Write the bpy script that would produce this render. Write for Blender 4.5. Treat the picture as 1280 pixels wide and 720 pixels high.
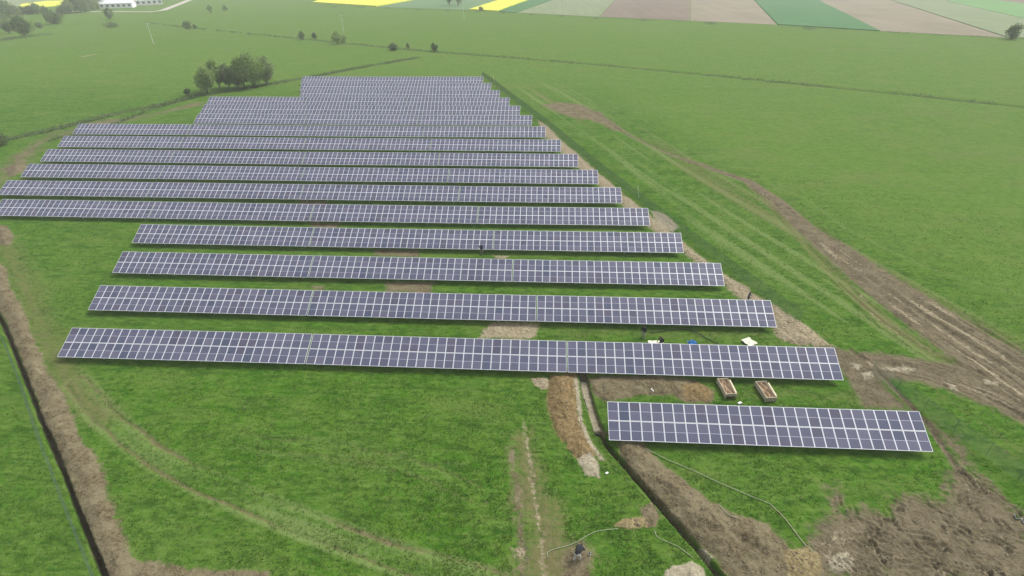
import bpy, bmesh, math, random
import numpy as np
from mathutils import Vector, Matrix

# ------------------------------------------------------------------ camera, sky, sun, exposure
scene = bpy.context.scene
for o in list(bpy.data.objects): bpy.data.objects.remove(o)
COL = scene.collection
CAM_Z = 38.542
cam_d = bpy.data.cameras.new('camera'); cam = bpy.data.objects.new('camera', cam_d); COL.objects.link(cam)
cam_d.sensor_fit = 'HORIZONTAL'; cam_d.angle = 2*math.atan(640/677.85)
cam_d.clip_start = 0.5; cam_d.clip_end = 8000
_r = Vector((0.99820891, 0.05887003, -0.01064342)); _u = Vector((-0.02151258, 0.51923485, 0.8543608)); _f = Vector((-0.05582268, 0.8526016, -0.51957131))
cam.matrix_world = Matrix(((_r.x, _u.x, -_f.x, 0), (_r.y, _u.y, -_f.y, 0), (_r.z, _u.z, -_f.z, CAM_Z), (0, 0, 0, 1)))
scene.camera = cam

SUN_EL, SUN_AZ = math.radians(50), math.radians(48)       # azimuth clockwise from +Y
world = bpy.data.worlds.new('World'); scene.world = world; world.use_nodes = True
wn = world.node_tree.nodes; wl = world.node_tree.links
bg = wn['Background']; sky = wn.new('ShaderNodeTexSky'); sky.sky_type = 'NISHITA'; sky.sun_disc = False
sky.sun_elevation = SUN_EL; sky.sun_rotation = SUN_AZ; sky.air_density = 1.0; sky.dust_density = 4.0; sky.ozone_density = 1.0; sky.altitude = 300
hs = wn.new('ShaderNodeHueSaturation'); hs.inputs['Saturation'].default_value = 0.14     # cloud deck: almost grey light
wl.new(sky.outputs[0], hs.inputs['Color']); wl.new(hs.outputs[0], bg.inputs['Color']); bg.inputs['Strength'].default_value = 0.13
sd = bpy.data.lights.new('sun', 'SUN'); sun = bpy.data.objects.new('sun', sd); COL.objects.link(sun)
sd.energy = 1.4; sd.angle = math.radians(24); sd.color = (1.0, 0.97, 0.92)
sv = Vector((math.sin(SUN_AZ)*math.cos(SUN_EL), math.cos(SUN_AZ)*math.cos(SUN_EL), math.sin(SUN_EL)))
sun.rotation_euler = sv.to_track_quat('Z', 'Y').to_euler()
scene.view_settings.view_transform = 'Standard'; scene.view_settings.look = 'None'
scene.view_settings.exposure = 0.92; scene.view_settings.gamma = 1.0; scene.view_settings.use_curve_mapping = False
scene.cycles.use_denoising = True
scene.cycles.max_bounces = 6; scene.cycles.volume_bounces = 1; scene.cycles.transparent_max_bounces = 12

RNG = np.random.default_rng(7)

# ------------------------------------------------------------------ helpers
def tag(o, label=None, cat=None, group=None, kind=None):
    if label: o['label'] = label
    if cat: o['category'] = cat
    if group: o['group'] = group
    if kind: o['kind'] = kind
    return o

def mesh_np(name, verts, faces, mats=None, mi=None, smooth=False):
    """verts (n,3), faces: (m,k) array with one k, or list of tuples"""
    me = bpy.data.meshes.new(name)
    if isinstance(faces, np.ndarray):
        n, m, k = len(verts), len(faces), faces.shape[1]
        me.vertices.add(n); me.vertices.foreach_set('co', np.asarray(verts, np.float32).ravel())
        me.loops.add(m*k); me.loops.foreach_set('vertex_index', faces.astype(np.int32).ravel())
        me.polygons.add(m); me.polygons.foreach_set('loop_start', np.arange(0, m*k, k, dtype=np.int32))
        me.polygons.foreach_set('loop_total', np.full(m, k, np.int32))
    else:
        me.from_pydata([tuple(v) for v in verts], [], faces)
    for mt in (mats or []): me.materials.append(mt)
    if mi is not None: me.polygons.foreach_set('material_index', np.asarray(mi, np.int32))
    if smooth: me.polygons.foreach_set('use_smooth', np.ones(len(me.polygons), bool))
    me.update(); me.validate()
    return me

def obj(name, me, parent=None, loc=None):
    o = bpy.data.objects.new(name, me); COL.objects.link(o)
    if parent: o.parent = parent
    if loc is not None: o.location = loc
    return o

def empty(name, loc, rz=0.0):
    o = bpy.data.objects.new(name, None); COL.objects.link(o); o.location = loc; o.rotation_euler = (0, 0, rz); o.empty_display_size = 0.3
    return o

class MB:
    def __init__(s): s.v = []; s.f = []; s.m = []
    def box(s, x0, x1, y0, y1, z0, z1, m=0):
        b = len(s.v); s.v += [(x, y, z) for z in (z0, z1) for y in (y0, y1) for x in (x0, x1)]
        s.f += [tuple(b+i for i in q) for q in ((0,2,3,1),(4,5,7,6),(0,1,5,4),(2,6,7,3),(0,4,6,2),(1,3,7,5))]; s.m += [m]*6
    def quad(s, a, b, c, d, m=0):
        i = len(s.v); s.v += [a, b, c, d]; s.f.append((i, i+1, i+2, i+3)); s.m.append(m)
    def poly(s, pts, m=0):
        i = len(s.v); s.v += list(pts); s.f.append(tuple(range(i, i+len(pts)))); s.m.append(m)
    def bar(s, a, b, w, h=None, m=0):
        a, b = Vector(a), Vector(b); h = h or w; d = (b-a).normalized()
        up = Vector((0,0,1)) if abs(d.z) < .95 else Vector((1,0,0))
        x = d.cross(up).normalized()*w/2; y = x.cross(d).normalized()*h/2
        i = len(s.v)
        for p in (a, b): s.v += [tuple(p-x-y), tuple(p+x-y), tuple(p+x+y), tuple(p-x+y)]
        s.f += [tuple(i+k for k in q) for q in ((0,1,2,3),(7,6,5,4),(0,4,5,1),(1,5,6,2),(2,6,7,3),(3,7,4,0))]; s.m += [m]*6
    def tube(s, pts, rad, n=6, m=0, cap=True):
        pts = [Vector(p) for p in pts]; rad = rad if hasattr(rad, '__len__') else [rad]*len(pts); i0 = len(s.v)
        for k, p in enumerate(pts):
            d = (pts[min(k+1, len(pts)-1)]-pts[max(k-1, 0)]).normalized()
            up = Vector((0,0,1)) if abs(d.z) < .9 else Vector((1,0,0))
            x = d.cross(up).normalized(); y = x.cross(d)
            for j in range(n):
                a = 2*math.pi*j/n; s.v.append(tuple(p+(x*math.cos(a)+y*math.sin(a))*rad[k]))
        for k in range(len(pts)-1):
            for j in range(n):
                s.f.append((i0+k*n+j, i0+k*n+(j+1)%n, i0+(k+1)*n+(j+1)%n, i0+(k+1)*n+j)); s.m.append(m)
        if cap:
            s.f.append(tuple(i0+j for j in range(n))[::-1]); s.f.append(tuple(i0+(len(pts)-1)*n+j for j in range(n))); s.m += [m, m]
    def mesh(s, name, mats, smooth=False):
        me = mesh_np(name, s.v, s.f, mats, s.m, smooth)
        bm = bmesh.new(); bm.from_mesh(me); bmesh.ops.recalc_face_normals(bm, faces=bm.faces); bm.to_mesh(me); bm.free()
        return me
    def build(s, name, mats, parent=None, loc=None, smooth=False):
        return obj(name, s.mesh(name, mats if isinstance(mats, list) else [mats], smooth), parent, loc)

# ---- node helpers
class NT:
    def __init__(s, name):
        s.mat = bpy.data.materials.new(name); s.mat.use_nodes = True; s.t = s.mat.node_tree; s.n = s.t.nodes; s.l = s.t.links
        s.bsdf = s.n['Principled BSDF']; s.out = s.n['Material Output']
    def new(s, t, **kw):
        n = s.n.new(t)
        for k, v in kw.items(): setattr(n, k, v)
        return n
    def set(s, sock, v):
        if isinstance(v, bpy.types.NodeSocket): s.l.new(v, sock)
        elif v is not None:
            if hasattr(sock.default_value, '__len__') and not hasattr(v, '__len__'): v = (v, v, v)
            if hasattr(v, '__len__') and len(v) == 3 and len(sock.default_value) == 4: v = (*v, 1)
            sock.default_value = v
    def math(s, op, a, b=None, c=None, clamp=False):
        n = s.new('ShaderNodeMath', operation=op, use_clamp=clamp)
        for i, v in enumerate((a, b, c)):
            if v is not None: s.set(n.inputs[i], v)
        return n.outputs[0]
    def mix(s, f, a, b, mode='MIX'):
        n = s.new('ShaderNodeMix', data_type='RGBA', blend_type=mode)
        s.set(n.inputs[0], f); s.set(n.inputs[6], a); s.set(n.inputs[7], b); return n.outputs[2]
    def noise(s, scale, detail=3, rough=.55, vec=None, dist=0.0):
        n = s.new('ShaderNodeTexNoise'); n.inputs['Scale'].default_value = scale; n.inputs['Detail'].default_value = detail
        n.inputs['Roughness'].default_value = rough; n.inputs['Distortion'].default_value = dist
        if vec is not None: s.l.new(vec, n.inputs['Vector'])
        return n.outputs[0]
    def step(s, v, lo, hi):
        n = s.new('ShaderNodeMapRange', interpolation_type='SMOOTHSTEP'); s.set(n.inputs[0], v)
        n.inputs[1].default_value = lo; n.inputs[2].default_value = hi; return n.outputs[0]
    def ramp(s, v, stops):
        n = s.new('ShaderNodeValToRGB'); s.l.new(v, n.inputs[0]); e = n.color_ramp.elements
        while len(e) < len(stops): e.new(.5)
        for el, (p, c) in zip(e, stops): el.position = p; el.color = (*c, 1)
        return n.outputs[0]
    def attr(s, name):
        n = s.new('ShaderNodeAttribute'); n.attribute_name = name; return n

def simple_mat(name, col, rough=.6, metal=0.0, var=.12, scale=6.0, spec=.3):
    t = NT(name); tc = t.new('ShaderNodeTexCoord'); nz = t.noise(scale, 4, .6, tc.outputs['Object'])
    c = t.mix(nz, tuple(x*(1-var) for x in col), tuple(min(1, x*(1+var)) for x in col))
    t.set(t.bsdf.inputs['Base Color'], c); t.bsdf.inputs['Roughness'].default_value = rough; t.bsdf.inputs['Metallic'].default_value = metal
    t.bsdf.inputs['Specular IOR Level'].default_value = spec
    return t.mat

# ------------------------------------------------------------------ terrain
def vnoise(x, y, s, seed=0):
    x = np.asarray(x, float)/s+seed*17.31; y = np.asarray(y, float)/s+seed*9.77
    xi = np.floor(x).astype(np.int64); yi = np.floor(y).astype(np.int64); fx = x-xi; fy = y-yi
    fx = fx*fx*(3-2*fx); fy = fy*fy*(3-2*fy)
    def h(a, b):
        n = (a*374761393+b*668265263+seed*974711) & 0xffffffff
        n = ((n ^ (n >> 13))*1274126177) & 0xffffffff
        return ((n ^ (n >> 16)) & 0xffff)/65535.0
    return (h(xi, yi)*(1-fx)+h(xi+1, yi)*fx)*(1-fy)+(h(xi, yi+1)*(1-fx)+h(xi+1, yi+1)*fx)*fy
def fbm(x, y, s, seed=0, n=3):
    t = 0; a = .5; w = 0
    for k in range(n): t = t+a*vnoise(x, y, s/2**k, seed+k); w += a; a *= .55
    return t/w

_ZY = [0, 88, 100, 110, 120, 130, 140, 150, 160, 170, 186, 230, 300, 4000]
_ZZ = [0, 0, .1, .28, .65, 1.1, 1.5, 1.8, 2.0, 2.15, 2.6, 3.0, 3.2, 3.2]
def base_z(x, y):
    x = np.asarray(x, float); y = np.asarray(y, float)
    z = np.interp(y, _ZY, _ZZ)
    fade = np.clip((260-y)/60, 0, 1)
    return z+fade*(.14*(vnoise(x, y, 24, 3)-.5)+.15*np.clip((-x-45)/60, 0, 1))

def ROWX(y): return 34.95-3.5*(y-35.68)/9.4          # line through the right-hand ends of the rows

# every piece of disturbed ground, in metres on the site grid
POLYS = [  # points, channel, strength, softness, mound height
 # left spoil bank beside the cable trench
 ([(-92.87,74.73),(-83.45,68.97),(-74.71,60.97),(-66.75,54.28),(-60.27,48.58),(-56.54,44.99),(-51.71,41.17),(-48.95,38.85),(-44.15,34.67),(-40,31.49),(-36.22,27.84),(-33.16,24.99),(-30.42,22.45),(-27.74,20.01),(-30.15,19.88),(-32.53,22.15),(-37.68,26.52),(-43.58,31.68),(-49.8,36.97),(-56.76,43.03),(-65.01,50.16),(-70.02,54.52),(-83.09,64.5)], 'dirt', 1, .9, .38),
 ([(-31.45,22.4),(-28.14,22.32),(-24.33,22.14),(-19.75,22.14),(-19.25,21.03),(-29.97,20.47)], 'dirt', .9, .9, .15),
 ([(-95.81,80.89),(-92.1,79.71),(-86.17,74.98),(-85.23,72.71),(-88.62,73.15)], 'mud', 1, .8, .6),
 ([(-112.85,97.46),(-124.24,113.86),(-127.6,127.1),(-130.6,138.8),(-124.9,135.4),(-119.4,122.6),(-116.02,115.09),(-112.8,108.12),(-110.32,101.54),(-104.03,91.51),(-103.01,86.97)], 'dirt', .62, 5, .0),
 ([(-117.49,107.99),(-117.94,111.48),(-114.12,110.1),(-111.87,106.18),(-112.25,103.32)], 'mud', 1, 1.5, .7),
 ([(-126.4,130.8),(-125,143.3),(-113.8,150.5),(-105.6,170.6),(-100.5,159.6),(-110.2,145),(-119.9,133.5),(-119.6,124.9)], 'dirt', .58, 4, .0),
 # bare patches between the rows
 ([(-26.31,74.12),(-19.54,74.38),(-18.55,72.02),(-25.4,71.76)], 'dirt', .85, 1.5, 0),
 ([(-22.18,64.23),(-15.39,64.29),(-15.1,61.54),(-21.07,61.71)], 'dirt', .95, 1.2, 0),
 ([(-6.45,55.11),(-0.09,55.04),(-0.81,51.88),(-7.3,51.9)], 'pale', .95, 1.0, .08),
 ([(-40.7,83.85),(-34.76,83.4),(-34.83,81.14),(-39.96,81.59)], 'dirt', .85, 1.5, 0),
 ([(-46.39,93.36),(-40.17,93.17),(-39.81,91.29),(-45.33,91.49)], 'dirt', .85, 1.5, 0),
 ([(-7.65,72.97),(-4.95,72.81),(-5.35,71.51),(-7.29,71.69)], 'pale', .8, 1.0, 0),
 ([(-32.24,62.94),(-29.77,63.04),(-29.4,61.36),(-31.23,61.49)], 'dirt', .7, 1.0, 0),
 ([(0.3,55.41),(33.91,55.19),(33.34,51.71),(1.27,51.65)], 'dry', .60, 2.5, 0),
 ([(15.68,45.21),(32.35,45.61),(37.33,41.49),(18.1,41.69)], 'dry', .58, 2.5, 0),
 # strip of spoil along the row ends
 ([(-2.4,146.6),(0.4,140.9),(3.8,129.6),(7.6,120),(10.88,110.88),(14.16,100.87),(17.64,91.01),(20.42,83.14),(22.95,75.73),(25.24,68.86),(28.49,62.96),(30.67,59.22),(32.44,54.8),(33.47,52.02),(30.61,51.59),(27.98,53),(27.81,56.61),(24.53,66.14),(21,75.66),(17.02,84.91),(13.49,94.52),(10.07,104.1),(6.32,114.02),(2.6,124.1),(-0.8,134.4)], 'pale', .95, 1.4, .22),
 ([(18.77,91.05),(21.23,89.05),(22.65,83.84),(21.18,81.63),(19.22,83.72)], 'clay', .9, 1.0, .0),
 ([(28.41,58.39),(30.06,56.19),(30.86,52.2),(29.7,51.55),(27.74,53.62)], 'dirt', .9, 1.0, .05),
 # churned junction at the gate
 ([(30.8,52.51),(34.95,51.34),(38.25,50.9),(44.42,49.61),(48.71,48.45),(52.24,46.54),(46.95,39.32),(44.21,42.6),(41.82,44.7),(37.95,46.38),(35.77,46.28),(35.93,44.06),(36.3,41.55),(31.99,41.79),(32.51,45.62),(32.44,49.63)], 'mud', .9, 1.4, .0),
 ([(34.12,49.14),(35.39,48.92),(34.73,47.54),(33.66,47.75)], 'clay', .75, .9, 0),
 ([(35.95,48.67),(39.84,48.99),(41.03,48.09),(40.23,47.26),(37.46,47.66)], 'clay', .7, .9, 0),
 ([(34.43,47.26),(35.82,47.72),(35.23,46.51),(34.32,46.34)], 'clay', 1, .5, .15),
 ([(42.65,46.09),(43.33,45.63),(42.71,44.62),(42.05,44.83)], 'clay', .9, .5, 0),
 ([(46.63,46.79),(47.95,46.34),(47.27,45.56),(46.29,46.01)], 'clay', .9, .5, 0),
 # farm track head
 ([(-2.5,162.6),(4,165.5),(9.6,163.7),(14.5,154.8),(19.8,136.6),(17.4,135.9),(11.8,146.8),(7.2,148.2),(3,154.6)], 'dirt', .85, 3, 0),
 # mud round the front table
 ([(23.65,30.41),(25.08,32.23),(25.67,31.77),(24.93,29.57),(28.11,30.18),(28.89,31.46),(30.3,31.21),(32.85,31.66),(35.58,33.42),(37.18,35.59),(36.55,38.81),(36.67,41.13),(38.19,40.13),(38.7,35.85),(38.42,31.63),(39.18,28.72),(35.46,23.64),(17.54,22.69),(18.8,25.53),(20.66,27.63),(22.38,28.85)], 'mud', .82, 2.2, .0),
 ([(20.64,27.91),(23.13,29.48),(27.06,28.59),(26.44,26.19),(22.31,23.52),(18.89,23.34)], 'pale', .5, 2.5, 0),
 ([(27.61,33.7),(35.72,34.98),(35.03,32.73),(31.61,31.28),(25.7,29.61)], 'dry', .5, 2.5, 0),
 # heaps round the middle trench
 ([(1.07,45.45),(3.76,45.84),(3.8,42.78),(3.85,40.21),(4.32,37.24),(5.09,35.31),(5.53,34.3),(3.78,33.94),(2.74,35),(2.26,36.53),(1.52,37.93),(0.99,40.3),(0.82,42.89)], 'orange', 1, .7, .55),
 ([(-1.15,44.69),(0.73,44.91),(1.07,43.64),(0.4,43.11),(-0.95,43.55)], 'pale', 1, .5, .25),
 ([(3.57,34.02),(5.11,34.55),(5.57,33.13),(5.34,31.99),(4.04,32.09)], 'clay', .9, .5, .35),
 ([(7.14,36.08),(9.47,35.91),(10.65,34.28),(12.34,32.17),(13.91,30.23),(15.48,28.86),(18.19,27.92),(19.13,25.81),(18.33,22.73),(14.45,22.53),(13.54,24.38),(12.37,26.38),(10.77,28.85),(8.78,32.08),(7.53,34.3)], 'dirt', 1, .9, .55),
 ([(5.19,45.24),(14.97,45.83),(16.64,45),(17.74,43.44),(16.87,41.86),(14.62,42.1),(13.38,42.75),(10.28,42.73),(6.75,41.61),(5.51,42.38)], 'dirt', 1, .7, .3),
 ([(14.24,44.26),(16.64,45),(17.71,43.32),(16.74,41.97),(14.72,42.23)], 'orange', .9, .5, .35),
 ([(6.11,27.3),(6.93,27.91),(8.63,28.29),(8.73,27.29),(7.44,26.95)], 'straw', 1, .4, .25),
 ([(8.44,28.73),(9.6,29.54),(10.04,28.37),(9.49,27.33),(8.48,27.28)], 'dirt', 1, .4, .2),
 ([(9.1,23.65),(9.94,24.44),(11.28,24.7),(12.07,24.05),(11.98,22.68),(8.91,22.52)], 'clay', .9, .5, .5),
 ([(11.92,25.43),(12.7,25.73),(13.17,24.73),(12.63,24.45)], 'clay', .8, .4, .1),
 ([(18.77,25.79),(20.25,26.26),(21.3,25.66),(21.1,24.35),(19.35,23.07),(18.15,23.59)], 'straw', .95, .6, .55),
 ([(21.67,25.43),(23.39,25.9),(23.68,25.03),(22.75,24.01),(21.15,23.93)], 'clay', .8, .6, .4),
 # trodden ground by the digger
 ([(-2.56,36.4),(-0.15,37.02),(0.78,31.51),(1.44,28.37),(2.17,26.26),(4.68,25.05),(4.24,22.27),(-1.71,21.96),(-1.36,26.77),(-2.54,31.34)], 'dry', .95, 2.0, 0),
 ([(1.78,25.56),(4.25,25.96),(4.63,24.41),(4.01,22.26),(1.5,22.13)], 'dirt', .75, 1.4, 0),
 ([(-2.14,25.22),(-1.17,25.41),(-0.4,24.27),(-1.23,24.1),(-1.85,24.45)], 'pale', .7, .8, 0),
]
LINES = [  # points, channel, strength, width, softness, dz
 ([(-57.93,46.99),(-57.09,44.96),(-55.66,43.49),(-52.81,41.63),(-48.78,38.85)], 'clay', .62, .5, .6, .0),
 ([(-88.58,74.89),(-75.39,63.64),(-64.62,53.83),(-58.44,48.19),(-52.23,42.7)], 'dry', .8, 4.5, 3.5, .0),
 ([(-56.27,46.76),(-51.69,42.73),(-47.12,39.17),(-43.33,37.06)], 'dry', .85, 3.5, 2.5, .0),
 ([(26.88,59.79),(28.3,56.63),(29.94,52.16)], 'mud', .9, .5, .5, -.15),
 ([(35.24,51.2),(36.22,49.24),(36.68,44.58),(37.16,39.87),(36.7,35.48),(36.56,34.15)], 'mud', 1, .5, .5, -.22),
 ([(37.05,35.5),(37.71,33.36),(36.82,30.18),(35.14,26.64),(33.54,23.82)], 'pale', .55, .8, .8, -.05),
 ([(36.4,39.83),(36.84,36.87),(36.63,33.73),(35.18,29.36),(31.75,23.73)], 'pale', .55, .7, .8, -.05),
 ([(3.81,44.79),(3.92,41.6),(4.01,38.47),(4.76,35.77),(5.65,34.03)], 'clay', .9, .5, .5, .06),
 ([(4.64,44.57),(4.97,41.65),(5.3,39.4),(5.58,37.92)], 'clay', .95, .7, .4, 0),
 ([(-1.41,38),(-0.81,33.62),(-0.29,29.82),(0.3,26.3),(0.7,22.09)], 'pale', .75, .6, .8, -.04),
 ([(-2.47,34.93),(-1.8,30.55),(-1.36,26.77),(-1.02,22)], 'dirt', .75, 1.0, 1.2, -.03),
 ([(4.87,35.3),(8.59,30.67),(11.18,27.07),(13.4,22.76)], 'pale', .55, .5, .6, .03),
 ([(21.81,30.94),(21.5,28.52),(21.17,25.91)], 'pale', .5, .5, .5, 0),
 # faint wheel marks on the far pasture
 ([(-166.3,160.8),(-170.2,180.9),(-189.3,221.9),(-212.5,275.4)], 'dry', .6, 2.5, 3, 0),
 ([(-206.4,248.2),(-206.3,255.1)], 'clay', .8, 3.0, 3, 0), ([(-206.8,259.9),(-212.5,275.4),(-214.3,283.7)], 'clay', .55, 2.0, 3, 0),
 ([(-167.4,203.8),(-180.7,229.2),(-201.9,262.3)], 'track', .6, 1.5, 2, 0),
 ([(-7.1,214.2),(4.1,173.4),(13,159.1)], 'track', .7, 1.0, 2, 0), ([(1.8,191.2),(11.2,168.5),(18.5,146.9)], 'track', .7, 1.0, 2, 0),
 ([(44.37,103.82),(48.3,96.39),(49.6,83.58),(52.45,76.86),(56.35,69.65),(63.78,63.65)], 'track', .75, .7, 1.2, 0),
 ([(44.13,101.76),(45.17,91.93),(46.73,79.94),(49.44,70.99),(52.09,65.99)], 'dry', .6, 1.6, 2, 0),
]
TWIN = [  # wheel tracks: centre line, half gauge, channel strength
 ([(-49.93,41.76),(-43.33,37.06),(-35.42,32.55),(-29.31,29.83),(-23.31,27.71),(-17.18,25.81),(-11.57,24.08),(-6.47,22.84),(-1.7,21.79)], .95, .9),
 ([(-25.61,34.18),(-20.22,34.06),(-14.72,33.2),(-9.31,31.68),(-4.85,29.59)], .8, .6),
 ([(-28.25,34.84),(-18.36,33.02),(-11.05,33.2),(-3.9,34.29)], .8, .5),
 ([(-18.47,35.62),(-12.19,38.56),(-5.58,36.25)], .8, .35),
]
TRENCHES = [  # centre line, width, depth
 ([(-91,71.37),(-68.94,53.1),(-64.64,49.51),(-56.49,42.51),(-49.6,36.53),(-43.08,31.06),(-37.29,26.01),(-31.7,21.27),(-29.92,19.72)], .36, 1.3),
 ([(4.56,46.14),(4.8,42.83),(5.09,40.96),(5.43,38.97),(5.76,37.21)], 1.05, .45),
 ([(5.63,37.51),(6.01,36.62),(6.49,35.37),(8.71,31.57),(10.57,28.47),(12.17,25.77),(13.79,22.78)], .55, 1.2),
 ([(5.61,37.3),(6.51,37.25),(7.43,37.39)], .35, .3),
]
ROAD = ([(13.1,154.8),(20.9,132.9),(28.2,120.5),(34.98,112.4),(40.26,105.4),(42.35,96.58),(43.24,86.17),(44.52,76.56),(45.92,68.33),(47.31,61.79),(48.86,55.52),(50.22,50.72),(51.3,45.27)], [1.8,1.4,1.4,1.8,2.2,2.8,3.8,5.2,6.5,7.5,8.5,9.0,9.5])
SIDE = ([(39.62,103.27),(40.95,89.72),(40.76,74.33),(41.32,63.1),(42.11,56.72),(44.15,50.59),(48.76,46.13)], [1.2,1.5,2.0,2.5,2.5,2.0,2.0])
SIDE2 = ([(37.1,49.28),(41.03,48.09),(43.98,46.16),(46.26,43.61),(48.08,39.88)], [3,3,3.5,3.5,3.5])
WEED = [  # rough vegetation in old drainage ditches: line, width
 ([(-136.9,125.8),(-131.7,132),(-127.3,140.2),(-122,152.1),(-113.3,165.4),(-110.4,173.6),(-101,181.2),(-93,191),(-82.8,205.2),(-74.8,217.8),(-55.5,243.9)], 3.0),
 ([(-123.5,127.2),(-119,132.3),(-116.2,140.4),(-115.5,153.1),(-112.6,168.5)], 1.6),
 ([(-279.9,401.6),(-231.6,368.7),(-152.2,320.3),(-117.2,298.9),(-77.4,275),(-49.7,259.5),(-28.9,250),(-14.7,243.4),(23.3,223.9),(60.1,203.4),(73.7,195.2),(98,181.1),(116,171.4),(132.7,160.5)], 1.8),
 ([(-209.8,539.9),(-148,515.9),(-60,475.8),(-24,451.5),(37.6,409.9),(88,380.5),(132.6,355.2),(173.3,322.1),(219.1,296.1),(231.7,288.6)], 1.6),
 ([(-298.3,301),(-296.7,314.6),(-294.3,321.7),(-293.1,333)], 4.0),
]

_sr = np.random.default_rng(12); SCUFFS = []          # skid marks of a tracked digger in the mud, in bundles of parallel arcs
for _b in range(150):
    _cx, _cy = _sr.uniform(23, 44), _sr.uniform(19, 37); _th = .9+1.3*_sr.normal()*.6+.06*_cx; _cv = _sr.uniform(-.6, .6); _L = _sr.uniform(.7, 2.4)
    for _k in range(_sr.integers(1, 4)):
        _o = _k*_sr.uniform(.34, .5); _p = []; _L2 = _L*_sr.uniform(.6, 1.1)
        for _t in np.linspace(-.5, .5, 6):
            _a = _th+_cv*_t; _p.append((float(_cx+math.cos(_a)*_L2*_t-math.sin(_th)*_o+_sr.normal()*.04), float(_cy+math.sin(_a)*_L2*_t+math.cos(_th)*_o+_sr.normal()*.04)))
        SCUFFS.append(_p)
CH = ('dirt', 'pale', 'mud', 'clay', 'orange', 'straw', 'dry', 'track', 'weed')

def seg_dist(px, py, pts, widths=None):
    """distance to a polyline, signed side, interpolated width, arc length"""
    best = np.full(px.shape, 1e9); side = np.zeros(px.shape); wd = np.zeros(px.shape); arc = np.zeros(px.shape); s0 = 0.0
    for i in range(len(pts)-1):
        ax, ay = pts[i]; bx, by = pts[i+1]; dx, dy = bx-ax, by-ay; L = math.hypot(dx, dy)
        t = np.clip(((px-ax)*dx+(py-ay)*dy)/(L*L), 0, 1); ex = px-ax-t*dx; ey = py-ay-t*dy; d = np.hypot(ex, ey)
        m = d < best; best[m] = d[m]; side[m] = np.sign(dx*ey-dy*ex)[m]; arc[m] = (s0+t*L)[m]
        if widths is not None: wd[m] = (widths[i]+(widths[i+1]-widths[i])*t)[m]
        s0 += L
    return best, side, wd, arc

def poly_sd(px, py, pts):
    """signed distance, positive inside"""
    d, _, _, _ = seg_dist(px, py, pts+[pts[0]]); ins = np.zeros(px.shape, bool); n = len(pts)
    for i in range(n):
        x0, y0 = pts[i]; x1, y1 = pts[(i+1) % n]
        if y0 == y1: continue
        ins ^= ((y0 > py) != (y1 > py)) & (px < (x1-x0)*(py-y0)/(y1-y0)+x0)
    return np.where(ins, d, -d)

def near(x, y, pts, m):
    a = np.array(pts); return np.nonzero((x > a[:,0].min()-m) & (x < a[:,0].max()+m) & (y > a[:,1].min()-m) & (y < a[:,1].max()+m))[0]

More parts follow.
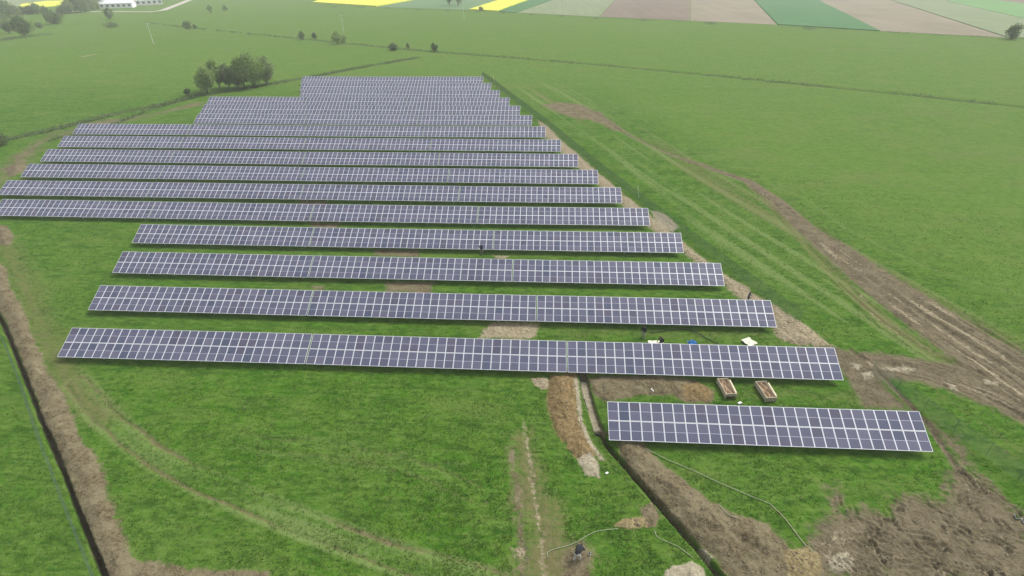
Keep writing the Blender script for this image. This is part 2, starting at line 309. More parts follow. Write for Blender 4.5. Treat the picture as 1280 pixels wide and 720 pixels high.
def s_sgn(v): return np.where(v < 0, -1.0, 1.0)
def features(x, y, detail=True):
    """ground masks and height offset at world points"""
    x = np.asarray(x, float).ravel(); y = np.asarray(y, float).ravel()
    A = {c: np.zeros(x.shape) for c in CH}; dz = np.zeros(x.shape); cut = np.zeros(x.shape)
    def put(c, i, v): A[c][i] = np.maximum(A[c][i], v)
    for pts, c, st, soft, h in POLYS:
        i = near(x, y, pts, soft+2)
        if not len(i): continue
        wob_ = .9 if soft < 2 else 2.5
        sd_ = poly_sd(x[i]+wob_*(fbm(x[i], y[i], 2.6, 101, 3)-.5), y[i]+wob_*(fbm(x[i], y[i], 2.6, 107, 3)-.5), pts)
        put(c, i, st*np.clip(.5+sd_/(2*soft), 0, 1))
        if c not in ('dry', 'clay') : put('dry', i, .62*st*np.clip(.75+sd_/2.2, 0, 1))
        if h:
            lump = .15+1.5*fbm(x[i], y[i], 1.5, 21, 4)
            dz[i] = np.maximum(dz[i], h*lump*np.clip(sd_/(1.0+h), 0, 1)**.7)
    for pts, c, st, w, soft, h in LINES:
        i = near(x, y, pts, w+soft+1)
        if not len(i): continue
        d, _, _, _ = seg_dist(x[i], y[i], pts)
        put(c, i, st*np.clip(.5+(w/2-d)/(2*soft)*1.0, 0, 1)); dz[i] += h*np.clip(1-d/(w*.6+.1), 0, 1)
    for pts, g, st in TWIN:
        i = near(x, y, pts, 3.5)
        if not len(i): continue
        d, sd_, _, arc = seg_dist(x[i], y[i], pts); wob = .12*(vnoise(arc, arc*0, 3, 5)-.5)
        rut = np.clip(1-np.abs(d-g+wob*3)/(.24+.25*vnoise(arc, sd_*9, 2.2, 19)), 0, 1)*(.25+.9*vnoise(arc, sd_*7, 6, 23)); put('track', i, .8*st*np.clip((g+.75-d)/.4, 0, 1)*(.35+.65*fbm(d*s_sgn(sd_), arc*.05, .5, 33, 1))); put('dry', i, st*np.clip(rut*1.5, 0, 1)*.85); put('dirt', i, st*.55*np.clip(rut*1.4, 0, 1)*vnoise(arc, arc*0, 2.5, 77)); dz[i] -= .13*rut*st
    for (pts, wid), ch, st in ((ROAD, 'mud', 1.0), (SIDE, 'dry', .8), (SIDE2, 'mud', .9)):
        i = near(x, y, pts, 12)
        if not len(i): continue
        d, s_, wd, arc = seg_dist(x[i], y[i], pts, wid); u = d*s_
        k = np.clip(.5+(wd/2-d)/(.35*wd+.6), 0, 1)
        st2 = st*(.55+.45*np.clip((arc)/60, 0, 1)) if ch == 'mud' else st
        rutn = .55*fbm(u, arc*.06, .9, 31, 2)+.45*fbm(u, arc*.05, .38, 37, 1)
        put('dry', i, .6*np.clip(k*1.6, 0, 1)); put(ch, i, k*st2*(.45+.95*rutn)); put('pale', i, k*.60*np.clip((fbm(u, arc*.07, .55, 44, 2)-.52)*5, 0, 1))
        dz[i] += np.clip(k*2, 0, 1)*((rutn-.5)*.55)
    # mown streaks on the verge between the fence and the track
    u = (x-ROWX(y))*.937; m = np.clip((u-5)/4, 0, 1)*np.clip((34-u)/10, 0, 1)*np.clip((215-y)/40, 0, 1)*np.clip((y-25)/10, 0, 1)
    st_ = fbm(u, y*.035, 1.5, 51, 2); st_ = np.clip((st_-.50)*5, 0, 1)
    A['track'] = np.maximum(A['track'], m*.64*st_); A['dry'] = np.maximum(A['dry'], m*.62*np.clip((fbm(u+40, y*.03, 2.2, 57, 2)-.53)*5, 0, 1))
    for pts, w in WEED:
        i = near(x, y, pts, 10)
        if not len(i): continue
        d, _, _, arc = seg_dist(x[i], y[i], pts); put('weed', i, np.clip(1.2-d/w, 0, 1)); dz[i] -= .7*np.clip(1-d/(w*.7), 0, 1)
    soil = np.clip(A['dirt']+A['mud']+A['orange']+A['pale']*.8+A['straw']+A['clay']*.6, 0, 1)
    for pts, w, dep in TRENCHES:
        i = near(x, y, pts, 2.5)
        if not len(i): continue
        d, _, _, arc = seg_dist(x[i], y[i], pts); ww = w/2*(1+.5*(vnoise(arc, arc*0, 1.6, 8)-.5))
        c_ = np.clip((ww+.05-d)/.10, 0, 1); cut[i] = np.maximum(cut[i], c_*dep); put('mud', i, c_)
    if detail:
        rough = fbm(x, y, .8, 61, 3)-.5
        dz = dz+np.where(cut > .1, 0, 1)*(rough*(.09+.24*soil-.16*np.clip(A['mud'], 0, 1))+(fbm(x, y, 2.4, 71, 2)-.5)*.10)
        # chaotic caterpillar scuffs in the deep mud by the front table
        i = np.nonzero((x > 20) & (x < 50) & (y > 15) & (y < 45) & (A['mud'] > .3))[0]
        if len(i):
            for pts in SCUFFS:
                q = i[near(x[i], y[i], pts, .7)]
                if not len(q): continue
                d, sd_, _, _ = seg_dist(x[q], y[q], pts); mm = np.clip((A['mud'][q]-.3)*4, 0, 1)*np.clip(fbm(x[q], y[q], .9, 41, 2)*1.6-.1, 0, 1)
                dz[q] = np.clip(dz[q]+mm*(-.20*np.clip(1-d/.16, 0, 1)+.12*np.clip(1-np.abs(d-.25)/.13, 0, 1)), -.35, .4)
                A['pale'][q] = np.maximum(A['pale'][q], mm*.60*np.clip(1-np.abs(d-.23)/.13, 0, 1)*(sd_ > 0))
    dz = np.where(cut > 0, dz*(1-np.clip(cut*2, 0, 1))-cut, dz)
    return A, dz, soil

def gz(x, y):
    A, dz, s = features(np.array([x]), np.array([y]), False)
    return float(base_z(x, y)+dz[0])

# ---- ground sheet: rings round the site, finest where the ground is near
az = np.radians(np.concatenate([np.arange(-70, 64, .128), np.arange(64, 290, 4.5)]))
rr = [1.0, 5, 9, 12, 14.5, 16.5]
while rr[-1] < 78: rr.append(rr[-1]+.14)
while rr[-1] < 360: rr.append(rr[-1]*1.0075)
while rr[-1] < 3200: rr.append(rr[-1]*1.035)
rr = np.array(rr)
GX = (rr[:,None]*np.sin(az)[None]).ravel(); GY = (rr[:,None]*np.cos(az)[None]).ravel()
FA, FD, FS = features(GX, GY)
GZ = base_z(GX, GY)+FD*np.clip((420-np.hypot(GX, GY))/60, 0, 1)
nr, na = len(rr), len(az)
ii, jj = np.meshgrid(np.arange(nr-1), np.arange(na), indexing='ij'); j2 = (jj+1) % na
Q = np.stack([ii*na+jj, (ii+1)*na+jj, (ii+1)*na+j2, ii*na+j2], -1).reshape(-1, 4)[:, ::-1]
ctr = np.array([[0, 0, base_z(0, 0)]])
verts = np.vstack([np.stack([GX, GY, GZ], 1)])

def ground_material():
    t = NT('grassland'); geo = t.new('ShaderNodeNewGeometry'); P = geo.outputs['Position']
    a1, a2, a3 = t.attr('soil_a'), t.attr('soil_b'), t.attr('soil_c')
    def sep(a):
        s_ = t.new('ShaderNodeSeparateColor'); t.l.new(a.outputs['Color'], s_.inputs[0]); return s_.outputs
    dirt, pale, mud = sep(a1); clay, orange, straw = sep(a2); dry, track, weed = sep(a3)
    n_big = t.noise(.035, 4, .6, P); n_mid = t.noise(.28, 4, .62, P); n_fine = t.noise(2.2, 4, .65, P); n_tiny = t.noise(9, 3, .6, P)
    mp = t.new('ShaderNodeMapping'); t.l.new(P, mp.inputs[0]); mp.inputs['Scale'].default_value = (.25, 1.0, 1.0)
    n_str = t.noise(.9, 4, .65, mp.outputs[0])
    n_med = t.noise(.9, 5, .7, P); n_str2 = t.noise(2.6, 4, .7, mp.outputs[0])
    g = t.ramp(n_mid, [(.30, (.030, .096, .005)), (.50, (.045, .124, .007)), (.70, (.072, .146, .013))])
    mp2 = t.new('ShaderNodeMapping'); t.l.new(P, mp2.inputs[0]); mp2.inputs['Scale'].default_value = (.45, 1.0, 1.0)
    n_mot = t.noise(1.9, 5, .72, mp2.outputs[0])
    g = t.mix(t.step(n_big, .38, .62), g, t.mix(.45, g, (.080, .135, .026)))
    g = t.mix(t.math('MULTIPLY', t.step(n_med, .48, .68), .6), g, (.094, .150, .028))
    g = t.mix(t.math('MULTIPLY', t.step(n_mot, .50, .66), .75), g, (.100, .170, .032))
    g = t.mix(t.math('MULTIPLY', t.step(n_mot, .50, .36), .8), g, (.020, .058, .006))
    g = t.mix(t.math('MULTIPLY', t.step(n_fine, .50, .72), .5), g, (.080, .155, .024))
    g = t.mix(t.math('MULTIPLY', t.step(n_fine, .46, .30), .6), g, (.020, .056, .006))
    g = t.mix(t.math('MULTIPLY', t.step(n_tiny, .55, .75), .35), g, (.12, .19, .05))
    g = t.mix(t.math('MULTIPLY', t.step(n_str, .50, .32), .75), g, (.026, .072, .008))
    g = t.mix(t.math('MULTIPLY', t.step(n_str2, .52, .68), .6), g, (.115, .175, .040))
    # open pasture beyond the site is grazed shorter and yellower
    sx = t.new('ShaderNodeSeparateXYZ'); t.l.new(P, sx.inputs[0])
    u = t.math('ADD', t.math('MULTIPLY_ADD', sx.outputs[1], .372, -48.2), sx.outputs[0])
    past = t.math('MAXIMUM', t.step(u, 26, 44), t.step(sx.outputs[1], 150, 215))
    past = t.math('MAXIMUM', past, 0)
    g = t.mix(t.math('MULTIPLY', past, .55), g, t.mix(t.step(n_med, .36, .64), (.074, .148, .018), (.116, .176, .034)))
    g = t.mix(t.math('MULTIPLY', t.math('MULTIPLY', past, t.step(t.noise(.12, 5, .7, mp2.outputs[0]), .50, .70)), .35), g, (.120, .135, .050))
    g = t.mix(t.math('MULTIPLY', t.step(t.noise(.17, 5, .68, mp2.outputs[0]), .50, .66), .42), g, (.112, .158, .036))
    def layer(c, m, col, lo=.36, hi=.60, amt=.75, nz=None):
        mm = t.math('ADD', m, t.math('MULTIPLY', t.math('SUBTRACT', nz or n_fine, .5), amt))
        gate = t.math('GREATER_THAN', m, .02)
        return t.mix(t.math('MULTIPLY', t.step(mm, lo, hi), gate), c, col)
    g = layer(g, track, t.mix(n_fine, (.082, .145, .030), (.150, .195, .066)), .22, .70, .6)
    g = layer(g, weed, t.mix(n_fine, (.035, .060, .018), (.075, .110, .035)), .35, .75, .8, n_str)
    soil_n = t.noise(3.5, 5, .7, P); clod = t.noise(14, 3, .6, P)
    sn = t.step(soil_n, .34, .66); wet = t.step(t.noise(.55, 4, .65, P), .40, .62)
    sd_ = t.mix(sn, (.066, .052, .029), (.158, .130, .076)); sd_ = t.mix(t.math('MULTIPLY', wet, .6), sd_, (.185, .160, .098))
    sd_ = t.mix(t.math('MULTIPLY', t.step(clod, .56, .72), .55), sd_, (.24, .21, .14))
    md = t.mix(sn, (.070, .057, .034), (.142, .118, .074)); md = t.mix(t.math('MULTIPLY', wet, .5), md, (.185, .156, .100)); md = t.mix(t.math('MULTIPLY', t.step(clod, .60, .74), .3), md, (.235, .208, .145))
    pl = t.mix(sn, (.175, .145, .090), (.330, .285, .195)); pl = t.mix(t.math('MULTIPLY', t.step(clod, .45, .33), .6), pl, (.09, .070, .042))
    cl = t.mix(sn, (.21, .185, .125), (.33, .295, .215))
    og = t.mix(sn, (.105, .070, .030), (.225, .165, .080)); og = t.mix(t.math('MULTIPLY', t.step(clod, .54, .70), .7), og, (.31, .25, .145))
    st = t.mix(sn, (.155, .120, .058), (.27, .225, .118))
    g = layer(g, dry, t.mix(n_fine, (.078, .092, .030), (.165, .138, .070)), .30, .95, .9)
    n_edge = t.math('MULTIPLY_ADD', n_med, .6, t.math('MULTIPLY', n_fine, .45)); g = layer(g, dirt, sd_, .36, .60, .9, n_edge); g = layer(g, mud, md, .32, .64, 1.1, n_edge); g = layer(g, pale, pl, .38, .62, .8); g = layer(g, orange, og); g = layer(g, straw, st); g = layer(g, clay, cl, .38, .6, .6)
    t.set(t.bsdf.inputs['Base Color'], g); t.bsdf.inputs['Roughness'].default_value = .95; t.bsdf.inputs['Specular IOR Level'].default_value = .03
    b = t.new('ShaderNodeBump'); b.inputs['Strength'].default_value = .7; b.inputs['Distance'].default_value = .14
    t.l.new(t.math('ADD', n_fine, t.math('MULTIPLY', n_tiny, .6)), b.inputs['Height']); t.l.new(b.outputs[0], t.bsdf.inputs['Normal'])
    return t.mat
M_GROUND = ground_material()
gme = mesh_np('ground', np.vstack([verts, ctr]), Q, [M_GROUND], smooth=True)
bmf = bmesh.new(); bmf.from_mesh(gme); bmf.verts.ensure_lookup_table(); c_ = bmf.verts[len(verts)]
for j in range(na): bmf.faces.new((bmf.verts[j], c_, bmf.verts[(j+1) % na]))
bmf.to_mesh(gme); bmf.free()
def put_attr(me, name, chans):
    at = me.attributes.new(name, 'FLOAT_COLOR', 'POINT'); d = np.zeros((len(me.vertices), 4), np.float32); d[:, 3] = 1
    for k, c in enumerate(chans): d[:len(GX), k] = FA[c]
    at.data.foreach_set('color', d.ravel())
put_attr(gme, 'soil_a', ('dirt', 'pale', 'mud')); put_attr(gme, 'soil_b', ('clay', 'orange', 'straw')); put_attr(gme, 'soil_c', ('dry', 'track', 'weed'))
ground = tag(obj('ground', gme), 'wide green pasture with muddy tracks, trenches and spoil', None, None, 'structure')

# ------------------------------------------------------------------ far fields and roads (thin sheets over the plain)
def field_mat(name, c1, c2, row_scale=.5, ang=0.0, amt=.5):
    t = NT(name); geo = t.new('ShaderNodeNewGeometry'); mp = t.new('ShaderNodeMapping'); t.l.new(geo.outputs['Position'], mp.inputs[0])
    mp.inputs['Rotation'].default_value = (0, 0, ang); mp.inputs['Scale'].default_value = (1, .02, 1)
    n1 = t.noise(row_scale, 3, .6, mp.outputs[0]); n2 = t.noise(.02, 4, .6, geo.outputs['Position'])
    f_ = t.math('ADD', t.math('MULTIPLY', n1, amt), t.math('MULTIPLY', n2, 1-amt))
    t.set(t.bsdf.inputs['Base Color'], t.mix(t.step(f_, .3, .7), c1, c2)); t.bsdf.inputs['Roughness'].default_value = .95; t.bsdf.inputs['Specular IOR Level'].default_value = .1
    return t.mat
M_RAPE = field_mat('rapeseed_bloom', (.50, .52, .050), (.64, .65, .080)); M_PLOUGH = field_mat('ploughed_soil', (.128, .098, .072), (.178, .138, .104), .4, .02)
M_TAN = field_mat('harrowed_soil', (.165, .140, .098), (.235, .200, .142), .35, -.2); M_CEREAL = field_mat('young_cereal', (.038, .120, .036), (.056, .150, .048))
M_PALEG = field_mat('sparse_green_crop', (.13, .175, .085), (.19, .215, .120)); M_LIGHTG = field_mat('light_green_crop', (.090, .205, .060), (.125, .250, .085))
M_GRASSF = field_mat('meadow_strip', (.085, .155, .065), (.110, .185, .080)); M_ROAD = field_mat('gravel_road', (.34, .32, .28), (.44, .41, .36), .8)
FIELDS = [
 ('rapeseed_field', [(-231.1,588.3),(-151.8,529.7),(-136.5,618.1),(-128.2,850.5),(-284.2,880.1)], M_RAPE, .9),
 ('meadow_strip', [(-151,526.8),(-62,486.7),(-47.3,607.2),(-33.3,832.4),(-125.9,850),(-135.7,618)], M_GRASSF, .1),
 ('rapeseed_field', [(-63.3,486.8),(-39.3,469.7),(-19.4,603.8),(4.3,825.3),(-32.2,832.2),(-47.3,607.2)], M_RAPE, .9),
 ('cereal_field', [(-39,469.7),(-24.5,459.9),(3.4,601),(30.6,820.3),(5.3,825.1),(-18.6,603.7)], M_CEREAL, .4),
 ('harrowed_field', [(-24.1,459.8),(35.3,421.7),(63.2,593.6),(92.1,808.6),(31.7,820.1),(4.2,600.9)], M_PALEG, .06),
 ('ploughed_field', [(35.9,421.7),(90.2,390.4),(133.1,585.1),(178.3,792.2),(93.1,808.4),(63.9,593.6)], M_PLOUGH, .08),
 ('harrowed_field', [(90.7,390.4),(135.2,363.8),(189,578.2),(239,780.6),(179.2,792)], M_TAN, .06),
 ('cereal_field', [(135.7,363.8),(176.8,329.2),(243.7,571.5),(298.3,769.3),(239.9,780.4),(189.7,578.1)], M_CEREAL, .4),
 ('ploughed_field', [(177.2,329.2),(221.4,300.5),(303,564.3),(368,756.1),(299.2,769.2),(244.4,571.5)], M_TAN, .08),
 ('cereal_field', [(222.1,300.5),(237.2,291.3),(279.9,347.8),(335.5,530.2),(413.6,747.4),(369.7,755.7),(303.6,564.2)], M_PALEG, .3),
 ('cereal_field', [(281.4,349.8),(370.6,467.9),(383.4,554.4),(441.8,742),(415.2,747.1),(336.1,530.1)], M_LIGHTG, .3),
 ('ploughed_field', [(373.2,471.4),(560.6,719.4),(444.2,741.6),(384,554.4)], M_PLOUGH, .08),
 ('rapeseed_field', [(-483.7,524),(-480.3,576.7),(-528.8,646.2),(-549.6,642.2),(-536.5,593.2)], M_RAPE, .9),
 ('ploughed_field', [(-518.6,513.9),(-481.1,521.1),(-537.5,593.3),(-555.5,649.3),(-717.8,845),(-862.4,868.2)], M_PALEG, .06),
]
def sheet(name, pts, mat, h):
    mb = MB(); z = 3.2; n = len(pts); top = [(x, y, z+h) for x, y in pts]
    mb.poly(top)
    for i in range(n): mb.quad((*pts[i], z-.5), (*pts[(i+1) % n], z-.5), top[(i+1) % n], top[i])
    return tag(mb.build(name, mat), kind='structure')
for nm, pts, mt, h in FIELDS: sheet(nm, pts, mt, h)
def strip_sheet(name, pts, w, mat, h=.06):
    v, f_ = [], []
    for k, p in enumerate(pts):
        a = Vector(pts[max(k-1, 0)]); b = Vector(pts[min(k+1, len(pts)-1)]); d = (b-a).normalized(); nrm = Vector((-d.y, d.x))*w/2
        for s_ in (1, -1): q = Vector(p)+nrm*s_; v.append((q.x, q.y, float(base_z(q.x, q.y))+h))
    for k in range(len(pts)-1): f_.append((2*k+1, 2*k+3, 2*k+2, 2*k))
    return tag(obj(name, mesh_np(name, v, f_, [mat])), kind='structure')
strip_sheet('gravel_road', [(-423.3,489.9),(-405.9,500.5),(-362.8,494.5),(-331.9,490.4),(-332.4,506.7),(-361,575.1),(-398,663.6),(-466.5,824.5)], 6, M_ROAD, .12)

# ------------------------------------------------------------------ materials for built things
M_ALU = simple_mat('aluminium_frame', (.70, .71, .77), .42, .2, .05, 30, .5)
M_STEEL = simple_mat('galvanised_steel', (.36, .37, .38), .5, .7, .15, 9)
def glass_material():
    t = NT('solar_cells'); tc = t.new('ShaderNodeTexCoord'); oi = t.new('ShaderNodeObjectInfo'); geo = t.new('ShaderNodeNewGeometry')
    sx = t.new('ShaderNodeSeparateXYZ'); t.l.new(tc.outputs['UV'], sx.inputs[0])
    def grid(v, n, w): return t.math('LESS_THAN', t.math('PINGPONG', t.math('MULTIPLY', v, n), .5), w)
    rnd = t.math('FRACT', t.math('ADD', oi.outputs['Random'], geo.outputs['Random Per Island']))
    rnd2 = t.math('FRACT', t.math('MULTIPLY', rnd, 7.31))
    base = t.mix(rnd, (.064, .067, .118), (.100, .098, .154)); base = t.mix(t.math('MULTIPLY', t.step(rnd2, .80, 1.0), .55), base, (.022, .042, .085))
    base = t.mix(t.math('MULTIPLY', t.step(rnd2, .22, .0), .5), base, (.044, .034, .062))
    line = t.math('MAXIMUM', grid(sx.outputs[0], 6, .022), grid(sx.outputs[1], 20, .022))
    c = t.mix(t.math('MULTIPLY', line, .5), base, (.32, .34, .40))
    c = t.mix(t.math('MULTIPLY', grid(sx.outputs[0], 30, .05), .10), c, (.5, .5, .55))
    t.set(t.bsdf.inputs['Base Color'], c)
    dust = t.noise(1.3, 4, .6, geo.outputs['Position'])
    t.set(t.bsdf.inputs['Roughness'], t.math('MULTIPLY_ADD', dust, .22, .10)); t.bsdf.inputs['IOR'].default_value = 1.5
    t.bsdf.inputs['Specular IOR Level'].default_value = .5
    return t.mat
M_CELL = glass_material()
M_BACK = simple_mat('white_backsheet', (.62, .63, .66), .6, 0, .05)
M_SEAM = simple_mat('cell_seam', (.46, .47, .54), .4, 0, .05)

# ------------------------------------------------------------------ solar tables
PITCH, PW, PL, TILT, LOW = 1.02, .998, 1.825, math.radians(27.5), .70
def panel_geo(mb, ox, oy, uv):
    """one framed module lying in the table plane (x along the row, y up the slope)"""
    fw, th = .040, .036; x0, x1, y0, y1 = ox, ox+PW, oy, oy+PL; a0, a1, b0, b1 = x0+fw, x1-fw, y0+fw, y1-fw
    O = [(x0,y0),(x1,y0),(x1,y1),(x0,y1)]; I = [(a0,b0),(a1,b0),(a1,b1),(a0,b1)]
    for k in range(4):
        n = (k+1) % 4
        mb.quad((*O[k],0), (*O[n],0), (*I[n],0), (*I[k],0), 0); mb.quad((*O[k],-th), (*O[n],-th), (*O[n],0), (*O[k],0), 0)
    mb.quad((x0,y0,-th+.004), (x0,y1,-th+.004), (x1,y1,-th+.004), (x1,y0,-th+.004), 2)
    ym = (y0+y1)/2
    uv[len(mb.f)] = (0, 0, 1, .5); mb.quad((a0,b0,-.004), (a1,b0,-.004), (a1,ym-.017,-.004), (a0,ym-.017,-.004), 1)
    uv[len(mb.f)] = (0, .5, 1, 1); mb.quad((a0,ym+.017,-.004), (a1,ym+.017,-.004), (a1,b1,-.004), (a0,b1,-.004), 1)
    mb.quad((a0,ym-.017,-.004), (a1,ym-.017,-.004), (a1,ym+.017,-.004), (a0,ym+.017,-.004), 3)
def finish_panels(mb, uv, name):
    me = mesh_np(name, mb.v, mb.f, [M_ALU, M_CELL, M_BACK, M_SEAM], mb.m)
    ul = me.uv_layers.new(name='UVMap'); d = np.zeros((len(me.loops), 2), np.float32)
    for fi, (u0, v0, u1, v1) in uv.items():
        ls = me.polygons[fi].loop_start; d[ls:ls+4] = ((u0, v0), (u1, v0), (u1, v1), (u0, v1))
    ul.data.foreach_set('uv', d.ravel()); return me
_mb, _uv = MB(), {}; panel_geo(_mb, 0, 0, _uv); ME_PANEL = finish_panels(_mb, _uv, 'panel')
ME_FAR = {}
def far_panels(n):
    if n not in ME_FAR:
        mb, uv = MB(), {}
        for k in range(n):
            for t_ in (0, 1): panel_geo(mb, k*PITCH, t_*(PL+.03), uv)
        ME_FAR[n] = finish_panels(mb, uv, 'panel_rows')
    return ME_FAR[n]
ME_PURLIN, ME_FRAMES, ME_FRAME1 = {}, {}, None
SL = 2*PL+.03
def frame_geo(mb, x):
    c, s_ = math.cos(TILT), math.sin(TILT)
    for d_ in (.75, 2.85):                                   # front and rear posts, then the sloping rafter
        zt_ = d_*s_-.16; mb.bar((x, d_*c, -LOW-.3), (x, d_*c, zt_), .09, .06)
    mb.bar((x, .15*c, .15*s_-.14), (x, (SL-.15)*c, (SL-.15)*s_-.14), .06, .09)
    mb.bar((x, 2.85*c, -.35), (x, 1.7*c, 1.7*s_-.16), .05, .05)
mbf = MB(); frame_geo(mbf, 0); ME_FRAME1 = mbf.mesh('support_frame', [M_STEEL])
def frames_mesh(n):
    if n not in ME_FRAMES:
        mb = MB(); L = n*PITCH
        for k in range(8): frame_geo(mb, 1.0+(L-2.0)*k/7)
        ME_FRAMES[n] = mb.mesh('support_frame', [M_STEEL])
    return ME_FRAMES[n]
def purlin_mesh(n):
    if n not in ME_PURLIN:
        mb = MB(); mb.box(0, n*PITCH-.02, -.03, .03, -.10, -.037); ME_PURLIN[n] = mb.mesh('purlin', [M_STEEL])
    return ME_PURLIN[n]

ORD = ['front', 'second', 'third', 'fourth', 'fifth', 'sixth', 'seventh', 'eighth', 'ninth', 'tenth', 'eleventh', 'twelfth', 'thirteenth', 'fourteenth', 'fifteenth', 'sixteenth', 'rearmost']
rt = random.Random(3)
def solar_table(row, k, ntab, ncol, xr, y):
    x0 = xr-ncol*PITCH+.02
    za, zb = gz_base(x0, y+1.2), gz_base(xr, y+1.2)
    fromleft = ntab-1-k
    rowname = 'the %s row' % ORD[row] if row in (0, 16) else 'the %s row counted from the front' % ORD[row]
    if ntab == 1: lab = 'lone short two-tier solar table standing in front of all the rows'
    elif fromleft == 0: lab = 'two-tier solar table at the left end of %s' % rowname
    elif k == 0: lab = 'two-tier solar table at the right end of %s' % rowname
    elif ntab == 3: lab = 'two-tier solar table in the middle of %s' % rowname
    else: lab = '%s solar table from the left end of %s' % (('second', 'third')[fromleft-1], rowname)
    T = empty('solar_table', (x0, y, za+LOW)); tag(T, lab, 'solar table', 'two-tier solar tables in staggered rows')
    T.rotation_euler = (rt.uniform(-.006, .006), -math.atan2(zb-za, xr-x0), rt.uniform(-.0012, .0012))
    tl = (TILT, 0, 0); c, s_ = math.cos(TILT), math.sin(TILT)
    if row <= 6:
        for i in range(ncol):
            for t_ in (0, 1):
                d_ = t_*(PL+.03); o = obj('panel', ME_PANEL, T, (i*PITCH, d_*c, d_*s_+rt.uniform(-.004, .004)))
                o.rotation_euler = (TILT+rt.uniform(-.004, .004), rt.uniform(-.006, .006), 0)
        L = ncol*PITCH
        for q in range(8): obj('support_frame', ME_FRAME1, T, (1.0+(L-2.0)*q/7, 0, 0))
    else:
        o = obj('panel_rows', far_panels(ncol), T); o.rotation_euler = tl; o['kind'] = 'stuff'
        obj('support_frame', frames_mesh(ncol), T)
    for d_ in (.35, 1.45, 2.2, 3.3):
        o = obj('purlin', purlin_mesh(ncol), T, (0, d_*c, d_*s_)); o.rotation_euler = tl
    return T
def gz_base(x, y): return float(base_z(x, y))
ROWS = [(1, 28)]+[(3, 28)]*4+[(4, 28)]+[(4, 29)]*5+[(3, 29)]*3+[(2, 30)]*3
for row, (nt, nc) in enumerate(ROWS):
    y = 35.68+9.4*row; xr = 34.95-3.5*row
    for k in range(nt):
        solar_table(row, k, nt, nc, xr-k*(nc*PITCH+.12), y)

# ------------------------------------------------------------------ fences
M_WIRE = simple_mat('green_coated_wire', (.030, .085, .045), .5, 0, .15); M_POST = simple_mat('green_coated_post', (.10, .19, .12), .5, 0, .1)
M_WIREG = simple_mat('grey_green_wire', (.10, .15, .115), .5, 0, .15)
def fence(name, label, pts, wire, hgt=1.75, bay=2.5, W=.011):
    F = empty(name, (*pts[0], 0)); tag(F, label, 'fence')
    o0 = Vector((*pts[0], 0)); mbp = MB(); mbp.tube([(0,0,-.3),(0,0,hgt+.1)], .017, 6); me_p = mbp.mesh('post', [M_POST])
    mbw = MB()
    for z in np.arange(.06, hgt+.01, .20): mbw.bar((0,0,z), (bay,0,z), W*1.2, W*1.2)
    for x in np.arange(.05, bay, .10): mbw.bar((x,.012,.06), (x,.012,hgt), W, W)
    me_w = mbw.mesh('wire_mesh', [wire])
    for a, b in zip(pts[:-1], pts[1:]):
        a, b = Vector(a), Vector(b); n = max(1, int((b-a).length/bay)); rz = math.atan2(b.y-a.y, b.x-a.x); st = (b-a)/n
        for k in range(n):
            p = a+st*k; q = a+st*(k+1); za, zb = gz_base(p.x, p.y), gz_base(q.x, q.y)
            obj('post', me_p, F, Vector((p.x, p.y, za))-o0)
            w = obj('wire_mesh', me_w, F, Vector((p.x, p.y, za+.02))-o0); w.rotation_euler = (0, -math.atan2(zb-za, st.length), rz); w.scale = (st.length/bay, 1, 1)
    p = pts[-1]; obj('post', me_p, F, Vector((*p, gz_base(*p)))-o0)
    return F
fx = lambda y, d: (ROWX(y)+d, y)
fence('mesh_fence', 'long green mesh fence beside the right ends of the rows', [fx(203, 4.4), fx(130, 4.6), fx(56.5, 4.3)], M_WIRE)
fence('mesh_fence', 'short green mesh fence right of the lone front table', [fx(47.0, 4.6), fx(36, 5.0), fx(18, 5.4)], M_WIRE)
fence('mesh_fence', 'thin mesh fence outside the trench at the left edge', [(-92.03,69.7),(-63.18,47.67),(-55.87,41.49),(-46.05,32.79),(-38.68,26.47),(-32.32,21.11),(-29.66,18.8)], M_WIREG, W=.003)

# ------------------------------------------------------------------ trees, bushes
def leaf_material(name, c1, c2):
    t = NT(name); geo = t.new('ShaderNodeNewGeometry'); c = t.mix(geo.outputs['Random Per Island'], c1, c2)
    t.set(t.bsdf.inputs['Base Color'], c); t.bsdf.inputs['Roughness'].default_value = .7; t.bsdf.inputs['Specular IOR Level'].default_value = .2
    tr = t.new('ShaderNodeBsdfTranslucent'); t.set(tr.inputs[0], c); ms = t.new('ShaderNodeMixShader'); ms.inputs[0].default_value = .45
    t.l.new(t.bsdf.outputs[0], ms.inputs[1]); t.l.new(tr.outputs[0], ms.inputs[2]); t.l.new(ms.outputs[0], t.out.inputs[0]); return t.mat
M_BARK = simple_mat('bark', (.10, .085, .065), .9, 0, .3, 4)
M_LEAF = [leaf_material('spring_leaves', (.185, .290, .075), (.300, .400, .140)), leaf_material('dark_leaves', (.100, .160, .052), (.180, .245, .098)), leaf_material('pale_leaves', (.180, .245, .100), (.260, .325, .150))]
def leaf_quads(cx, cy, cz, size, rng):
    n = len(cx); a = rng.normal(size=(n, 3)); a /= np.linalg.norm(a, axis=1)[:, None]+1e-9
    b = np.cross(a, rng.normal(size=(n, 3))); b /= np.linalg.norm(b, axis=1)[:, None]+1e-9
    s_ = size*rng.uniform(.6, 1.3, n)[:, None]; c = np.stack([cx, cy, cz], 1)
    v = np.stack([c-a*s_*.7, c+b*s_*.45, c+a*s_*.7, c-b*s_*.45], 1).reshape(-1, 3)
    return v, np.arange(4*n).reshape(-1, 4)
